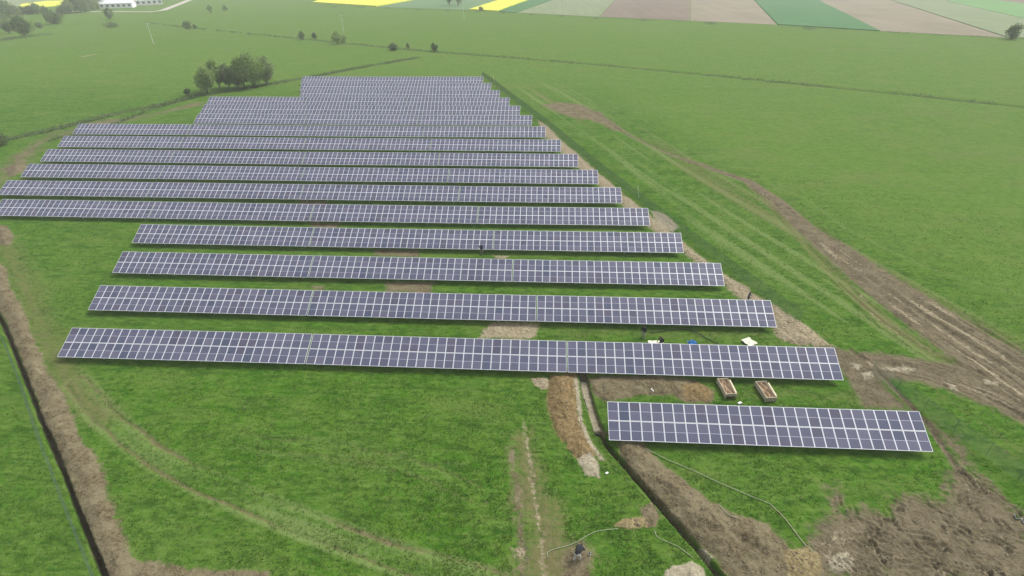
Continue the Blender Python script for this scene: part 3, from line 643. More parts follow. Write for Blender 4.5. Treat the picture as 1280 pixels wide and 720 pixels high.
def tree(name, label, xy, h, w, mat=0, seed=0, clumps=45, per=26, leaf=.34, bare=.16, lean=0, cat='tree', group=None, lobes=1):
    rng = np.random.default_rng(seed+100); z0 = gz_base(*xy)-.1
    T = empty(name, (*xy, z0)); tag(T, label, cat, group)
    mb = MB(); pts = [(0,0,0)]; 
    for k in range(1, 6): t_ = k/5; pts.append((lean*t_+rng.normal()*.02*h*t_, rng.normal()*.02*h*t_, h*.78*t_))
    mb.tube(pts, [h*.024*(1-.8*k/5)+.02 for k in range(6)], 6)
    for k in range(6):
        t_ = rng.uniform(.25, .75); p = Vector(pts[int(t_*5)]); a = rng.uniform(0, 6.28); L = w*.38
        mb.tube([p, p+Vector((math.cos(a)*L*.5, math.sin(a)*L*.5, L*.45)), p+Vector((math.cos(a)*L, math.sin(a)*L, L*1.1))], [h*.011+.01, h*.007+.01, .012], 5)
    mb.build('trunk', M_BARK, T, smooth=True)
    cs = []
    while len(cs) < clumps:
        d = rng.normal(size=3); d /= np.linalg.norm(d); r = rng.uniform(.25, 1)**.45
        t_ = d[2]*r*.5+.5; prof = math.sin(math.pi*min(1, max(.02, t_*.86+.12)))**.6
        cs.append((lean*t_+d[0]*r*w/2*prof*1.05, d[1]*r*w/2*prof*1.05, h*(bare+(1-bare)*t_)*rng.uniform(.94, 1.02)))
    cs = np.array(cs); rad = w*.105*rng.uniform(.6, 1.5, len(cs))
    off = rng.normal(size=(len(cs), per, 3))*np.array([1, 1, .8]); off *= rad[:, None, None]
    p = (cs[:, None]+off).reshape(-1, 3); p[:, 2] = np.maximum(p[:, 2], h*bare*.55)
    v, f_ = leaf_quads(p[:,0], p[:,1], p[:,2], leaf, rng)
    obj('crown', mesh_np('crown', v, f_, [M_LEAF[mat]]), T)
    return T
GT = 'trees standing along the ditch behind the tables'
TREES = [  # name, label, ground point, height, width, leaf tone, clumps
 ('broadleaf_tree', 'lowest rounded tree at the left end of the clump behind the tables', [(-108.9,175.8)], 10.0, 6.0, 0, 70, .16, GT),
 ('poplar_tree', 'slim leaning tree second from the left in the clump by the ditch', [(-108.1,182.3)], 11.5, 4.6, 0, 60, .18, GT),
 ('broadleaf_tree', 'thin pale tree in the middle of the clump by the ditch', [(-105.7,183.5)], 9.6, 4.4, 2, 55, .14, GT),
 ('broadleaf_tree', 'short bushy tree in the gap of the clump by the ditch', [(-102.6,183.5)], 8.2, 4.0, 2, 45, .12, GT),
 ('broadleaf_tree', 'tall tree left of the biggest crown in the ditch clump', [(-100.4,183.5)], 11.8, 5.4, 0, 70, .14, GT),
 ('broadleaf_tree', 'biggest and tallest tree of the clump beside the ditch', [(-97.4,184.6)], 13.6, 8.2, 0, 110, .14, GT),
 ('broadleaf_tree', 'ragged tree at the right end of the clump by the ditch', [(-95,188.4)], 11.0, 5.6, 2, 70, .15, GT),
]
GB = 'bushes strung along the far field boundary'
BUSH = [
 ('bush', 'round bush leftmost of the three beside the far boundary bend', [(-127.9,302.4)], 5.2, 3.4, 1, 30),
 ('bush', 'small bush between two others on the far boundary line', [(-123.7,308.9)], 3.8, 3.0, 1, 24),
 ('broadleaf_tree', 'largest bushy tree on the far ditch line above the tables', [(-103.8,286.7)], 7.2, 6.0, 0, 50),
 ('bush', 'low bush touching the largest tree on the far ditch line', [(-102.5,292.4)], 4.4, 3.2, 0, 26),
 ('bush', 'squat dark shrub with a bare stick on the far ditch line', [(-70.2,264.7)], 4.0, 4.4, 1, 34),
 ('sapling', 'tiny sapling between a squat shrub and a round bush', [(-64.7,269.6)], 3.0, 1.5, 1, 12),
 ('bush', 'lone round bush at the right end of the far bush line', [(-50.9,261.9)], 4.6, 3.6, 1, 30),
 ('broadleaf_tree', 'lone round tree at the far edge of the brown field, right', [(219.9,294.7)], 8.2, 6.4, 1, 50),
 ('broadleaf_tree', 'left one of two far trees between the yellow fields', [(-87.5,537.3)], 17, 9, 1, 50),
 ('broadleaf_tree', 'right one of two far trees between the yellow fields', [(-79.6,536.5)], 20, 12, 1, 60),
 ('bush', 'dark speck of a bush below the small yellow field', [(-53.3,478.3)], 4, 4.5, 1, 20),
 ('broadleaf_tree', 'paler left one of two trees at the far left edge', [(-321,338)], 10.0, 7.2, 2, 60),
 ('broadleaf_tree', 'darker leaning tree of two near the far left edge', [(-297.3,321.8)], 13.5, 10.5, 1, 90),
 ('bush', 'small dark bush right of the two trees at far left', [(-328.2,368.7)], 4.6, 4.6, 1, 26),
 ('broadleaf_tree', 'hazy twin-crowned tree below the left yellow field', [(-338.6,394.1)], 11.0, 12.0, 1, 70),
 ('broadleaf_tree', 'small lone tree standing below the white farm building', [(-322.9,427.3)], 9.5, 6.2, 1, 36),
 ('bush', 'low dark scrub patch below the white farm building', [(-281.8,371.2)], 3.4, 9.0, 1, 34),
 ('bush', 'dark bush where the far ditch bends near the pole', [(-223.3,359.2)], 5.4, 6.0, 1, 36),
 ('bush', 'tiny bush right beside the dark ditch bush', [(-218.6,359)], 3.4, 3.0, 1, 16),
 ('bush', 'small far bush left of a pair above the pasture', [(-274.5,478.2)], 7.0, 4.5, 1, 20),
 ('bush', 'small far bush right of a pair above the pasture', [(-269.7,493.3)], 6.0, 4.5, 1, 18),
 ('bush', 'dark shrub at the left edge beside the ditch end', [(-132.6,123.5)], 3.2, 4.6, 1, 40),
 ('sapling', 'small sapling on the ditch left of the tree clump', [(-113.7,172.6)], 3.4, 1.8, 1, 16),
]
for i, (nm, lab, p, h, w, mt, cl, br, g) in enumerate(TREES): tree(nm, lab, p[0], h*.80, w*.86, mt, i, int(cl*1.5), 40, .36, br, lean=rt.uniform(-.8, .8), group=g)
for i, (nm, lab, p, h, w, mt, cl) in enumerate(BUSH): tree(nm, lab, p[0], h*.82, w*.82, mt, 40+i, cl, 26, .40 if h < 8 else .62, .05 if nm == 'bush' else .12, cat='bush' if nm == 'bush' else 'tree', group=GB if 'far' in lab and nm == 'bush' else None)
# far belt of trees in the top left corner: single trees one can still tell apart
belt = [(-413.2,420.9),(-412.5,433),(-418.6,446.3),(-425.1,460.4),(-429.3,471.4),(-426.1,474.9),(-422.8,478.3),(-418.7,481.8),(-396.6,472.7),(-395.6,480),(-395.2,487.7),(-394.9,495.5),(-401.3,512.6),(-409.8,530.9),(-447,553.2),(-453.4,574)]
bl = ['at the picture edge', 'second from the edge', 'third from the edge', 'fourth from the edge', 'fifth from the edge', 'before the left end of the yellow field', 'before the middle of the yellow field', 'just right of the yellow field middle', 'under the right end of the yellow field', 'right of the yellow field', 'second right of the yellow field', 'third right of the yellow field', 'fourth right of the yellow field', 'touching the white farm building', 'behind the belt, left one', 'behind the belt, right one']
for i, p in enumerate(belt):
    h = [14, 14, 12, 7, 6, 6, 8, 5, 6, 10, 12, 13, 12, 11, 10, 10][i]
    tree('broadleaf_tree', 'hazy grey-green tree of the far belt, %s' % bl[i], p, h, h*.95, 1 if i % 3 else 2, 80+i, 46, 24, .8, .08, group='far tree belt beside the farm')

# ------------------------------------------------------------------ undergrowth along the ditches, grass tufts, soil clods
def scatter_line(pts, n, spread, rng):
    a = np.array(pts); L = np.hypot(*np.diff(a, axis=0).T); cum = np.concatenate([[0], np.cumsum(L)])
    s_ = rng.uniform(0, cum[-1], n); x = np.interp(s_, cum, a[:,0]); y = np.interp(s_, cum, a[:,1])
    keep = vnoise(s_, s_*0, 9, 13) > .30
    return (x+rng.normal(size=n)*spread)[keep], (y+rng.normal(size=n)*spread)[keep]
und = []
for (pts, w), n, hh in zip(WEED, (5200, 1100, 5200, 3600, 900), (.32, .2, .6, .8, 1.0)):
    x, y = scatter_line(pts, n, w*.33, RNG); z = base_z(x, y)+RNG.uniform(-.3, hh, len(x)); und.append((x, y, z))
ux, uy, uz = [np.concatenate(k) for k in zip(*und)]
v, f_ = leaf_quads(ux, uy, uz, .34, RNG)
tag(obj('undergrowth', mesh_np('undergrowth', v, f_, [M_LEAF[1]])), 'dark scrubby weeds lining the old drainage ditches', 'undergrowth', kind='stuff')

def tuft_material():
    t = NT('grass_blades'); geo = t.new('ShaderNodeNewGeometry'); n = t.noise(.28, 4, .62, geo.outputs['Position'])
    c = t.mix(geo.outputs['Random Per Island'], (.048, .110, .010), (.118, .190, .030)); c = t.mix(t.math('MULTIPLY', t.step(n, .5, .72), .6), c, (.120, .180, .034))
    t.set(t.bsdf.inputs['Base Color'], c); t.bsdf.inputs['Roughness'].default_value = .75; t.bsdf.inputs['Specular IOR Level'].default_value = .15
    tr = t.new('ShaderNodeBsdfTranslucent'); t.set(tr.inputs[0], c); ms = t.new('ShaderNodeMixShader'); ms.inputs[0].default_value = .35
    t.l.new(t.bsdf.outputs[0], ms.inputs[1]); t.l.new(tr.outputs[0], ms.inputs[2]); t.l.new(ms.outputs[0], t.out.inputs[0]); return t.mat
def sample_xy(n, r0, r1, a0=-68, a1=62):
    r = r0*(r1/r0)**RNG.uniform(0, 1, n); r = np.where(RNG.uniform(0, 1, n) < .5, r, RNG.uniform(r0, r1, n)); a = np.radians(RNG.uniform(a0, a1, n))
    return r*np.sin(a), r*np.cos(a)
x, y = sample_xy(190000, 17, 120)
cl_ = fbm(x, y, 1.6, 91, 2)+RNG.normal(size=len(x))*.13; x, y = x[cl_ > .38], y[cl_ > .38]
A_, D_, S_ = features(x, y); ok = (S_ < .35) & (A_['dry'] < .6); x, y, D_ = x[ok], y[ok], D_[ok]
n = len(x); z = base_z(x, y)+D_-.02; B = 3
ang = RNG.uniform(0, 6.283, (n, B)); hh = RNG.uniform(.04, .13, (n, B)); ww = RNG.uniform(.03, .07, (n, B)); ln = RNG.uniform(.3, 1.1, (n, B))*hh
bx = x[:,None]+RNG.normal(size=(n, B))*.07; by = y[:,None]+RNG.normal(size=(n, B))*.07
ca, sa = np.cos(ang), np.sin(ang); zz = np.repeat(z[:,None], B, 1)
V = np.stack([np.stack([bx-sa*ww, by+ca*ww, zz], -1), np.stack([bx+sa*ww, by-ca*ww, zz], -1), np.stack([bx+ca*ln, by+sa*ln, zz+hh], -1)], 2).reshape(-1, 3)
tag(obj('grass', mesh_np('grass', V, np.arange(len(V)).reshape(-1, 3), [tuft_material()])), 'short tufted green grass over the near site', 'grass', kind='stuff')

M_CLOD = simple_mat('soil_clods', (.165, .138, .090), .95, 0, .5, 3)
x, y = sample_xy(90000, 18, 110); A_, D_, S_ = features(x, y); ok = (S_ > .55) | (RNG.uniform(size=len(x)) < .008); x, y, D_ = x[ok], y[ok], D_[ok]
n = len(x); s_ = RNG.uniform(.025, .085, n)*np.where(RNG.uniform(size=n) < .06, 1.8, 1); z = base_z(x, y)+D_
oct_ = np.array([(1,0,0),(0,1,0),(-1,0,0),(0,-1,0),(0,0,.8),(0,0,-.6)]); jit = RNG.uniform(.6, 1.3, (n, 6, 1)); rot = RNG.uniform(0, 6.28, n)
o3 = oct_[None]*jit*s_[:,None,None]; c_, k_ = np.cos(rot)[:,None], np.sin(rot)[:,None]
V = np.stack([o3[:,:,0]*c_-o3[:,:,1]*k_+x[:,None], o3[:,:,0]*k_+o3[:,:,1]*c_+y[:,None], o3[:,:,2]+z[:,None]], -1).reshape(-1, 3)
fo = np.array([(0,1,4),(1,2,4),(2,3,4),(3,0,4),(1,0,5),(2,1,5),(3,2,5),(0,3,5)])
F_ = (np.arange(n)[:,None,None]*6+fo[None]).reshape(-1, 3)
tag(obj('soil_clods', mesh_np('soil_clods', V, F_, [M_CLOD])), 'loose soil clods on the spoil banks and muddy tracks', 'soil', kind='stuff')

# ------------------------------------------------------------------ cables, hoses, poles
def ground_curve(name, label, cat, pts, rad, mat, lift=.03, sag=None, depth=None):
    a = [Vector((*p, 0)) for p in pts]; out = []
    for i in range(len(a)-1):                                  # Catmull-Rom through the points
        p0, p1, p2, p3 = a[max(i-1,0)], a[i], a[i+1], a[min(i+2, len(a)-1)]
        for k in range(8):
            t_ = k/8; out.append(.5*((2*p1)+(p2-p0)*t_+(2*p0-5*p1+4*p2-p3)*t_*t_+(3*p1-p0-3*p2+p3)*t_**3))
    out.append(a[-1]); xs = np.array([p.x for p in out]); ys = np.array([p.y for p in out])
    _, D, _ = features(xs, ys); zs = base_z(xs, ys)+D+lift+rad
    if depth is not None: zs = base_z(xs, ys)+depth
    mb = MB(); mb.tube([(x_, y_, z_) for x_, y_, z_ in zip(xs, ys, zs)], rad, 6)
    return tag(mb.build(name, mat, smooth=True), label, cat)
M_BLACK = simple_mat('black_rubber', (.012, .012, .013), .5); M_CREAM = simple_mat('pale_hose', (.27, .31, .19), .6); M_ROPE = simple_mat('cream_conduit', (.34, .31, .22), .7)
ground_curve('cable', 'thick black cable lying in the water-filled end of the middle trench', 'cable', [(4.29,46.13),(4.24,43.29),(4.57,41.63),(4.73,40.26),(4.49,38.93),(4.75,37.98),(5.24,37.39),(5.91,37.22)], .10, M_BLACK, depth=-.36)
ground_curve('hose', 'long pale hose lying in the grass before the front table', 'hose', [(9.82,35.35),(11.37,34.31),(13.62,33),(15.8,31.68),(17.78,30.58),(19,29.94)], .03, M_CREAM, .06)
ground_curve('rope', 'cream rope running from hose end to the straw-coloured heap', 'rope', [(19,29.94),(19.56,29),(20.04,27.6),(20.42,26.4),(20.71,25.63)], .032, M_ROPE, .05)
ground_curve('conduit', 'pale conduit looping past the bent digger', 'conduit', [(0.86,24.4),(0.8,24.72),(1.16,25),(1.78,25.23),(2.52,25.53),(3.27,25.91),(4.17,26.5),(4.94,26.82),(6.34,27.1)], .027, M_CREAM, .03)
ground_curve('conduit', 'white broken conduit lying below the straw heap', 'conduit', [(9.19,27.04),(9.35,26.49),(10.02,26.12),(10.78,25.7),(11.29,25.27),(11.68,24.91)], .027, M_CREAM, .03)
ground_curve('cable', 'thin black cable snaking between the second and third rows', 'cable', [(12.95,53.61),(15.21,54.04),(17.19,54.45),(18.63,53.7),(19.55,52.47),(20.56,51.74)], .05, M_BLACK, .06)
ground_curve('conduit', 'short dark pipe lying at the right mud edge', 'conduit', [(37.95,29.87),(38.2,29.52),(38.45,29.03)], .05, M_STEEL, .05)
ground_curve('cable', 'pale cable end sticking out of the right spoil bank', 'cable', [(14.8,29.65),(15.16,28.63),(15.91,28.16)], .03, M_CREAM, .05)

M_CONC = simple_mat('pale_concrete', (.58, .57, .53), .85, 0, .12, 2)
def pole(label, p, h, mat=M_CONC, cross=True, r=.16, lean=(0, 0)):
    z = gz_base(*p); T = empty('utility_pole' if cross else 'pole', (*p, z)); tag(T, label, 'pole')
    mb = MB(); mb.tube([(0,0,-.3),(lean[0],lean[1],h)], [r, r*.65], 8); mb.build('shaft', mat, T)
    if cross:
        mb = MB(); mb.bar((-.9,0,h-.5), (.9,0,h-.5), .12, .12); mb.build('crossarm', mat, T)
        for dx in (-.8, 0, .8): mb = MB(); mb.tube([(dx,0,h-.45),(dx,0,h-.15)], .07, 6); mb.build('insulator', M_CONC, T)
    return T
pole('pale utility pole standing in the left pasture below the farm', [(-200.2,289.2)][0], 9.8, r=.13)
pole('thin far utility pole above the largest ditch tree', [(-116.1,333.8)][0], 9.5)
pole('thin far utility pole just below the two trees between yellow fields', [(-57.5,410.4)][0], 8.0)
pole('thin far utility pole in front of the pale harrowed field', [(15.6,509.2)][0], 9.0)
M_PALEWOOD = simple_mat('pale_stripped_wood', (.52, .55, .42), .8)
pole('pale stick leaning beside the mesh fence', [(17.65,96.18)][0], 2.5, M_PALEWOOD, False, .07, (-.5, .2))
pole('second pale stake by the rear end of the mesh fence', [(-17.6,191.2)][0], 2.4, M_PALEWOOD, False, .07, (-.3, .1))
GW = 'small wooden stakes along the far boundary ditch'
M_DARKWOOD = simple_mat('weathered_wood', (.10, .085, .065), .9)

# ------------------------------------------------------------------ white farm building
M_WHITE = simple_mat('white_render', (.78, .78, .77), .85, 0, .05, .3); M_ROOFW = simple_mat('pale_sheet_roof', (.62, .63, .66), .6, 0, .06, .2); M_GLASSD = simple_mat('dark_window', (.10, .12, .14), .25, 0, .1)
def hall(label, p, rz, L, W, eave, ridge, nwin):
    H = empty('farm_building', (*p, 3.15), rz); tag(H, label, 'building', 'white farm buildings in the distance')
    mb = MB(); mb.box(0, L, 0, W, 0, eave)
    for x_ in (0, L): mb.poly([(x_, 0, eave), (x_, W, eave), (x_, W/2, ridge-.15)])
    mb.build('wall', M_WHITE, H)
    mb = MB()
    for s_ in (0, 1):
        ya, yb = (-.6, W/2) if s_ == 0 else (W+.6, W/2); za = eave-.15
        pts = [(-.6, ya, za), (L+.6, ya, za), (L+.6, yb, ridge), (-.6, yb, ridge)]
        mb.poly(pts); mb.poly([(a, b, c-.25) for a, b, c in pts])
        mb.quad(pts[0], pts[1], (pts[1][0], ya, za-.25), (pts[0][0], ya, za-.25))
        for e, g_ in ((0, 3), (1, 2)): mb.quad(pts[e], pts[g_], (pts[g_][0], pts[g_][1], pts[g_][2]-.25), (pts[e][0], pts[e][1], pts[e][2]-.25))
    mb.build('roof', M_ROOFW, H)
    for k in range(nwin):
        xc = L*(k+.5)/nwin; w_ = L/nwin*.52
        mb = MB(); mb.box(xc-w_/2, xc+w_/2, -.06, .05, eave*.30, eave*.78); win = mb.build('window', M_ROOFW, H)
        for q in range(2):
            x0_ = xc-w_/2+.12+q*(w_/2-.04); mb = MB(); mb.box(x0_, x0_+w_/2-.20, -.10, -.05, eave*.33, eave*.75); mb.build('pane', M_GLASSD, win)
    return H
_a = [(-405.9,528.7),(-382.2,539.4),(-398.8,568.5),(-379.5,581.3)]
def hall_at(label, a, b, W, eave, ridge, nwin): 
    d = Vector(b)-Vector(a); hall(label, a, math.atan2(d.y, d.x), d.length, W, eave, ridge, nwin)
hall_at('long white farm hall with pale roof, left of the two', _a[0], _a[1], 18, 4.2, 8.5, 6)
hall_at('lower white farm hall joining on the right, near the road', _a[2], _a[3], 16, 4.6, 8.0, 5)

# ------------------------------------------------------------------ wooden boxes, tarpaulin, boards
M_WOOD = simple_mat('weathered_boards', (.46, .40, .30), .85, 0, .25, 5); M_WOODL = simple_mat('fresh_plank', (.62, .54, .38), .8, 0, .15, 5); M_SOILBOX = simple_mat('reddish_soil_fill', (.34, .245, .160), .95, 0, .35, 4)
def open_box(label, p, rz, raised):
    L, W, H, t_ = 2.5, 1.05, .55, .05; z = gz_base(*p); B = empty('wooden_box', (*p, z+.02), rz); tag(B, label, 'box', 'open wooden boxes behind the front table')
    def bd(name, x0, x1, y0, y1, z0, z1, mat=M_WOOD): mb = MB(); mb.box(x0, x1, y0, y1, z0, z1, 0); return mb.build(name, mat, B)
    for k in range(3):                                           # each wall is three boards
        z0 = .06+k*.18; 
        bd('board', -W/2, -W/2+t_, 0, L, z0, z0+.172); bd('board', W/2-t_, W/2, 0, L*(.92 if k == 2 else 1), z0, z0+.172)
        bd('board', -W/2+t_, W/2-t_, L-t_, L, z0, z0+.172)
        if not (raised and k == 0): bd('board', -W/2+t_, W/2-t_, 0, t_, z0+(.10 if raised else 0), z0+.172+(.10 if raised else 0))
    for sx in (-1, 1):
        for yy in (.0, L-.1): bd('corner_post', sx*(W/2+.03)-.03, sx*(W/2+.03)+.03, yy, yy+.08, 0, H+.08)
    n = 10; mb = MB(); r_ = random.Random(int(p[0]*10)); hgt = [[.36+.12*math.sin(i*.9+j)+r_.uniform(-.05, .05) for i in range(n+1)] for j in range(n+1)]
    X = lambda i: -W/2+t_+(W-2*t_)*i/n; Y = lambda j: t_+(L-2*t_)*j/n
    for j in range(n):
        for i in range(n): mb.quad((X(i),Y(j),hgt[j][i]), (X(i+1),Y(j),hgt[j][i+1]), (X(i+1),Y(j+1),hgt[j+1][i+1]), (X(i),Y(j+1),hgt[j+1][i]))
    mb.build('soil_fill', M_SOILBOX, B)
    mb = MB(); mb.bar((W/2+.06, .25, H+.02), (W/2+.10, L-.35, H+.10), .13, .05); tag(mb.build('top_plank', M_WOODL, B), 'bright fresh plank along the right rim')
    return B
pb = [(19.33,42.44),(23.2,42.16)]
open_box('open wooden box with raised front board, left of two', pb[0], .10, True)
open_box('open wooden box of brown soil, right of two', pb[1], .12, False)

def crumple(name, label, cat, p, rz, L, W, mat, amp, seed, thick=.02, lift=.04):
    n = 10; mb = MB(); g = np.linspace(0, 1, n+1); z0 = gz_base(*p)+lift
    H = [[amp*float(fbm(np.array([i*.7+seed*3]), np.array([j*.7]), 1.5, seed)[0]) for i in range(n+1)] for j in range(n+1)]
    ex = lambda i, j: (L*(g[i]-.5)+.02*W*math.sin(j*1.3+seed), W*(g[j]-.5)+.02*L*math.sin(i*1.1+seed))
    for j in range(n):
        for i in range(n):
            q = [(i, j), (i+1, j), (i+1, j+1), (i, j+1)]
            mb.quad(*[(*ex(a, b), H[b][a]+thick) for a, b in q]); mb.quad(*[(*ex(a, b), H[b][a]) for a, b in q][::-1])
    for i in range(n):
        for j in (0, n): mb.quad((*ex(i, j), H[j][i]), (*ex(i+1, j), H[j][i+1]), (*ex(i+1, j), H[j][i+1]+thick), (*ex(i, j), H[j][i]+thick))
        for k in (0, n): mb.quad((*ex(k, i), H[i][k]), (*ex(k, i+1), H[i+1][k]), (*ex(k, i+1), H[i+1][k]+thick), (*ex(k, i), H[i][k]+thick))
    o = mb.build(name, mat, loc=(*p, z0)); o.rotation_euler = (0, 0, rz); return tag(o, label, cat)
M_SHEET = simple_mat('cream_cardboard', (.66, .65, .52), .8, 0, .06); M_BLUE = simple_mat('blue_plastic', (.02, .16, .42), .4, 0, .1); M_WHITEP = simple_mat('white_plastic', (.78, .78, .76), .5)
pp = [(13.35,51.42),(17.44,51.3),(24.11,52.05),(-17.01,43.05),(14.76,27.6),(5.98,32.54)]
crumple('cardboard_sheet', 'cream cardboard sheet lying under the crouching worker', 'cardboard', pp[0], .05, 1.7, 1.1, M_SHEET, .08, 1)
crumple('tarpaulin', 'small crumpled blue tarpaulin behind the second row', 'tarpaulin', pp[1], .2, 1.0, .9, M_BLUE, .7, 2)
crumple('cardboard_sheet', 'folded cream sheet lying alone near the row ends', 'cardboard', pp[2], .5, 1.2, 1.4, M_SHEET, .35, 3)
crumple('plastic_scrap', 'white plastic scrap on the right spoil bank', 'scrap', [(14.74,27.53)][0], .9, .55, .25, M_WHITEP, .25, 5, lift=.12)
crumple('plastic_scrap', 'small white scrap in the grass beside the trench', 'scrap', [(5.97,32.45)][0], .6, .28, .16, M_WHITEP, .1, 6)
crumple('plastic_scrap', 'tiny white scrap on the upper spoil bank', 'scrap', [(11.55,43.03)][0], 2.0, .45, .14, M_WHITEP, .15, 7, lift=.3)
crumple('plastic_scrap', 'white scrap beside the raised wooden box', 'scrap', [(20.05,41.78)][0], .3, .42, .25, M_WHITEP, .2, 8)

# ------------------------------------------------------------------ people
M_SKIN = simple_mat('skin', (.42, .26, .19), .6); M_HAIR = simple_mat('dark_hair', (.02, .016, .013), .8)
def cloth(name, c): return simple_mat(name, c, .85, 0, .2, 12)
def person(label, p, rz, J, mats, lift=0.0, girth=1.0):
    """J: joints of the posed skeleton in metres; one skinned body coloured by the nearest bone"""
    E = []  # (from, to, zone)
    bones = [('pelvis','waist','top'),('waist','chest','top'),('chest','neck','top'),('neck','head','skin'),('head','crown','hair')]
    for s_ in 'lr':
        bones += [('chest','sh'+s_,'top'),('sh'+s_,'el'+s_,'top'),('el'+s_,'wr'+s_,'top'),('wr'+s_,'pa'+s_,'skin'),
                  ('pelvis','hi'+s_,'leg'),('hi'+s_,'kn'+s_,'leg'),('kn'+s_,'an'+s_,'leg'),('an'+s_,'to'+s_,'boot')]
    R_ = dict(pelvis=.135, waist=.125, chest=.155, neck=.06, head=.095, crown=.075, sh=.075, el=.05, wr=.036, pa=.04, hi=.10, kn=.065, an=.05, to=.045)
    J = {k: Vector(v_) for k, v_ in J.items()}
    for s_ in 'lr':
        d = (J['wr'+s_]-J['el'+s_]).normalized(); J['pa'+s_] = J['wr'+s_]+d*.08
        sd_ = d.cross(Vector((0,0,1))); sd_ = sd_.normalized() if sd_.length > .1 else Vector((1,0,0)); dn = d.cross(sd_)
        for q in range(4): 
            k = 'f%d%s' % (q, s_); J[k] = J['pa'+s_]+d*(.05+.02*(q in (1, 2)))+sd_*(.024*(q-1.5)); J[k+'t'] = J[k]+d*.03+dn*.03
            bones += [('pa'+s_, k, 'skin'), (k, k+'t', 'skin')]; R_[k[:2]] = .011
        k = 'th'+s_; J[k] = J['wr'+s_]+d*.05+sd_*.055; bones.append(('wr'+s_, k, 'skin'))
    for k in R_:
        if k not in ('head', 'crown', 'pa') and not k[-1].isdigit(): R_[k] *= girth
    def rad(k):
        if k[:2] == 'th': return .012
        if k[0] == 'f' and k[1].isdigit(): return .010
        return R_.get(k, R_.get(k[:-1], .05))
    names = list(J); idx = {k: i for i, k in enumerate(names)}
    me = bpy.data.meshes.new('person'); me.from_pydata([tuple(J[k]) for k in names], [(idx[a], idx[b]) for a, b, _ in bones], [])
    o = bpy.data.objects.new('person', me); COL.objects.link(o)
    sk = o.modifiers.new('skin', 'SKIN'); sk.use_smooth_shade = True; sv_ = me.skin_vertices[0].data
    for k in names: r_ = rad(k); sv_[idx[k]].radius = (r_, r_*(.8 if k in ('chest','waist','pelvis') else 1)); sv_[idx[k]].use_root = (k == 'pelvis')
    ss = o.modifiers.new('sub', 'SUBSURF'); ss.levels = 1; ss.render_levels = 1
    dg = bpy.context.evaluated_depsgraph_get(); m2 = bpy.data.meshes.new_from_object(o.evaluated_get(dg)); m2.name = 'person'
    o.modifiers.clear(); o.data = m2
    order = ['top', 'leg', 'skin', 'hair', 'boot']; m2.materials.clear()
    for z_ in order: m2.materials.append(mats.get(z_) or {'skin': M_SKIN, 'hair': M_HAIR, 'boot': M_BLACK}[z_])
    segs = [(J[a], J[b], order.index(z_), max(rad(a), rad(b))) for a, b, z_ in bones]
    for pg in m2.polygons:
        c = pg.center; best = (9, 0)
        for a, b, zi, r_ in segs:
            ab = b-a; t_ = max(0, min(1, (c-a).dot(ab)/max(ab.length_squared, 1e-9))); d_ = (c-a-ab*t_).length-r_
            if d_ < best[0]: best = (d_, zi)
        pg.material_index = best[1]; pg.use_smooth = True
    zmin = min(v_.co.z for v_ in m2.vertices)
    o.location = (*p, gz_base(*p)-zmin*1.08+lift-.01); o.rotation_euler = (0, 0, rz); o.scale = (1.08,)*3; tag(o, label, 'person', 'workers on the site')
    # nose and ears keep the head from reading as a ball
    h = J['head']; f_ = Vector((0, 1, 0)); mb = MB(); mb.tube([h+Vector((0,.08,.0)), h+Vector((0,.125,-.02))], [.02, .012], 5)
    for sx in (-1, 1): mb.tube([h+Vector((sx*.09,0,-.01)), h+Vector((sx*.115,-.01,.0))], [.03, .022], 5)
    mb.build('ears_and_nose', M_SKIN, o); return o
def stand(arm=.0, fwd=0.0):
    J = dict(pelvis=(0,0,.95), waist=(0,.0,1.10), chest=(0,.01,1.33), neck=(0,.02,1.50), head=(0,.05,1.63), crown=(0,.03,1.73))
    for s_, k in (('l', -1), ('r', 1)):
        J.update({'sh'+s_: (k*.19,.0,1.40), 'el'+s_: (k*.25,.06+fwd*.5,1.13+arm*.1), 'wr'+s_: (k*.20,.22+fwd,.98+arm), 'hi'+s_: (k*.10,0,.90), 'kn'+s_: (k*.12,.03,.48), 'an'+s_: (k*.13,-.01,.08), 'to'+s_: (k*.15,.16,.05)})
    return J
def crouch():
    J = dict(pelvis=(0,-.18,.36), waist=(0,-.10,.50), chest=(0,.08,.70), neck=(0,.20,.83), head=(0,.28,.93), crown=(0,.29,1.03))
    for s_, k in (('l', -1), ('r', 1)):
        J.update({'sh'+s_: (k*.18,.12,.76), 'el'+s_: (k*.23,.33,.54), 'wr'+s_: (k*.14,.48,.30), 'hi'+s_: (k*.11,-.14,.34), 'kn'+s_: (k*.19,.22,.45), 'an'+s_: (k*.16,-.04,.08), 'to'+s_: (k*.18,.14,.05)})
    return J
def bend():
    J = dict(pelvis=(0,-.20,.86), waist=(0,-.06,.96), chest=(0,.24,1.06), neck=(0,.42,1.06), head=(0,.54,1.02), crown=(0,.63,1.03))
    for s_, k in (('l', -1), ('r', 1)):
        J.update({'sh'+s_: (k*.19,.30,1.04), 'el'+s_: (k*.27,.42,.76), 'wr'+s_: (k*.13,.52+.08*k,.52), 'hi'+s_: (k*.11,-.18,.82), 'kn'+s_: (k*.16,-.02+.05*k,.45), 'an'+s_: (k*.18,-.12+.12*k,.08), 'to'+s_: (k*.20,.05+.12*k,.05)})
    return J
C_BLACK = cloth('black_cloth', (.012, .012, .014)); C_NAVY = cloth('navy_cloth', (.022, .030, .065)); C_GREY = cloth('grey_trousers', (.30, .30, .31)); C_SLATE = cloth('slate_cloth', (.017, .018, .022)); C_OLIVE = cloth('khaki_trousers', (.20, .18, .13)); C_PALE = cloth('pale_trousers', (.42, .40, .36))
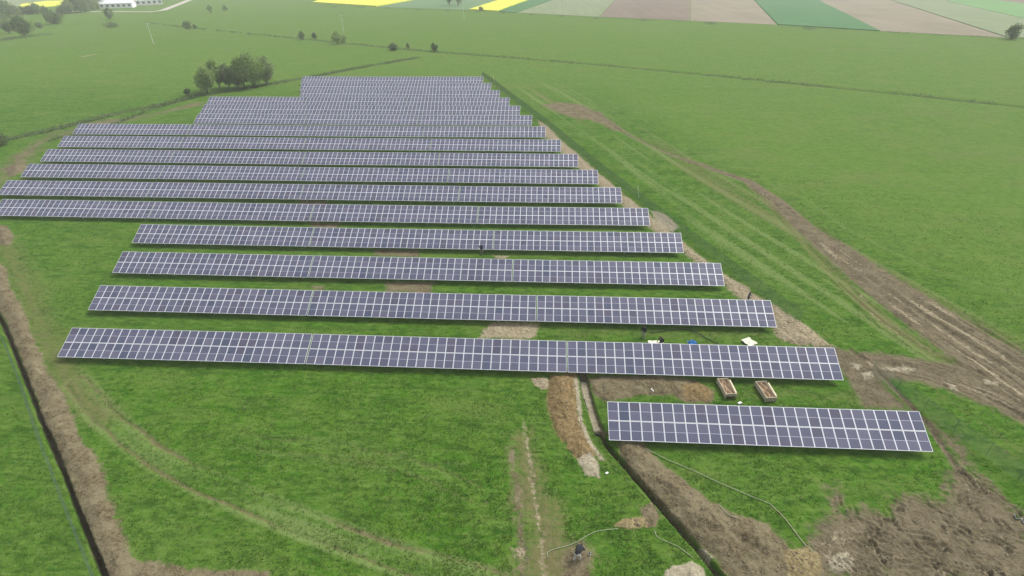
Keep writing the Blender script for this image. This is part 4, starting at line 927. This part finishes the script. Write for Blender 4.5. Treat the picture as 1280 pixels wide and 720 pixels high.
pw = [(12.03,52.45),(14,51.45),(-9.34,72.77),(26.56,60.72),(3.08,24.39)]
person('standing worker in black top and light grey trousers behind the second row', pw[0], 2.6, stand(.05, .1), {'top': C_BLACK, 'leg': C_GREY}, girth=1.2)
person('crouching worker in dark clothes on the cream cardboard sheet', pw[1], 1.9, crouch(), {'top': C_SLATE, 'leg': C_BLACK}, lift=.08, girth=1.2)
person('worker in navy top and khaki trousers at the fifth row edge', pw[2], .3, stand(.30, .2), {'top': C_NAVY, 'leg': C_OLIVE}, girth=1.2)
person('worker in navy half hidden behind the third row, near its right end', pw[3], -2.2, stand(.1, .1), {'top': C_NAVY, 'leg': C_SLATE})
dg_ = person('bent-over worker digging in dark jacket and greyish trousers', pw[4], -.5, bend(), {'top': C_SLATE, 'leg': C_PALE, 'hair': C_BLACK}, girth=1.55)
# the spade the bent worker holds
sx_, sy_ = pw[4]; S = empty('spade', (sx_, sy_, gz_base(sx_, sy_)), -.5); tag(S, 'dark spade held by the bent-over worker', 'spade')
mb = MB(); mb.tube([(.02,.60,.02),(-.02,.52,.52),(-.06,.44,1.05)], .018, 6); mb.build('shaft', M_DARKWOOD, S)
mb = MB(); mb.box(-.09,.11,.59,.615,-.16,.10); mb.build('blade', M_STEEL, S)
mb = MB(); mb.bar((-.13,.44,1.05), (.01,.44,1.05), .03); mb.build('handle', M_DARKWOOD, S)
cp = [(3.99,24.76)][0]; mb = MB(); mb.tube([(0,0,0),(0,0,.22),(0,0,.22),(0,0,.03)], [.07,.10,.09,.06], 12); tag(mb.build('plastic_cup', M_WHITEP, loc=(*cp, gz_base(*cp)+.03), smooth=True), 'white cup standing beside the bent-over worker', 'cup')

# ------------------------------------------------------------------ haze
t = NT('haze'); t.n.remove(t.bsdf); pv = t.new('ShaderNodeVolumePrincipled'); pv.inputs['Color'].default_value = (.95, .97, .98, 1); pv.inputs['Density'].default_value = .00034; pv.inputs['Anisotropy'].default_value = 0.0
t.l.new(pv.outputs[0], t.out.inputs['Volume'])
mb = MB(); mb.box(-3400, 3400, -3400, 3400, -2.2, 41.0); tag(mb.build('haze', t.mat), 'thin grey haze in the air over the plain', None, None, 'stuff')
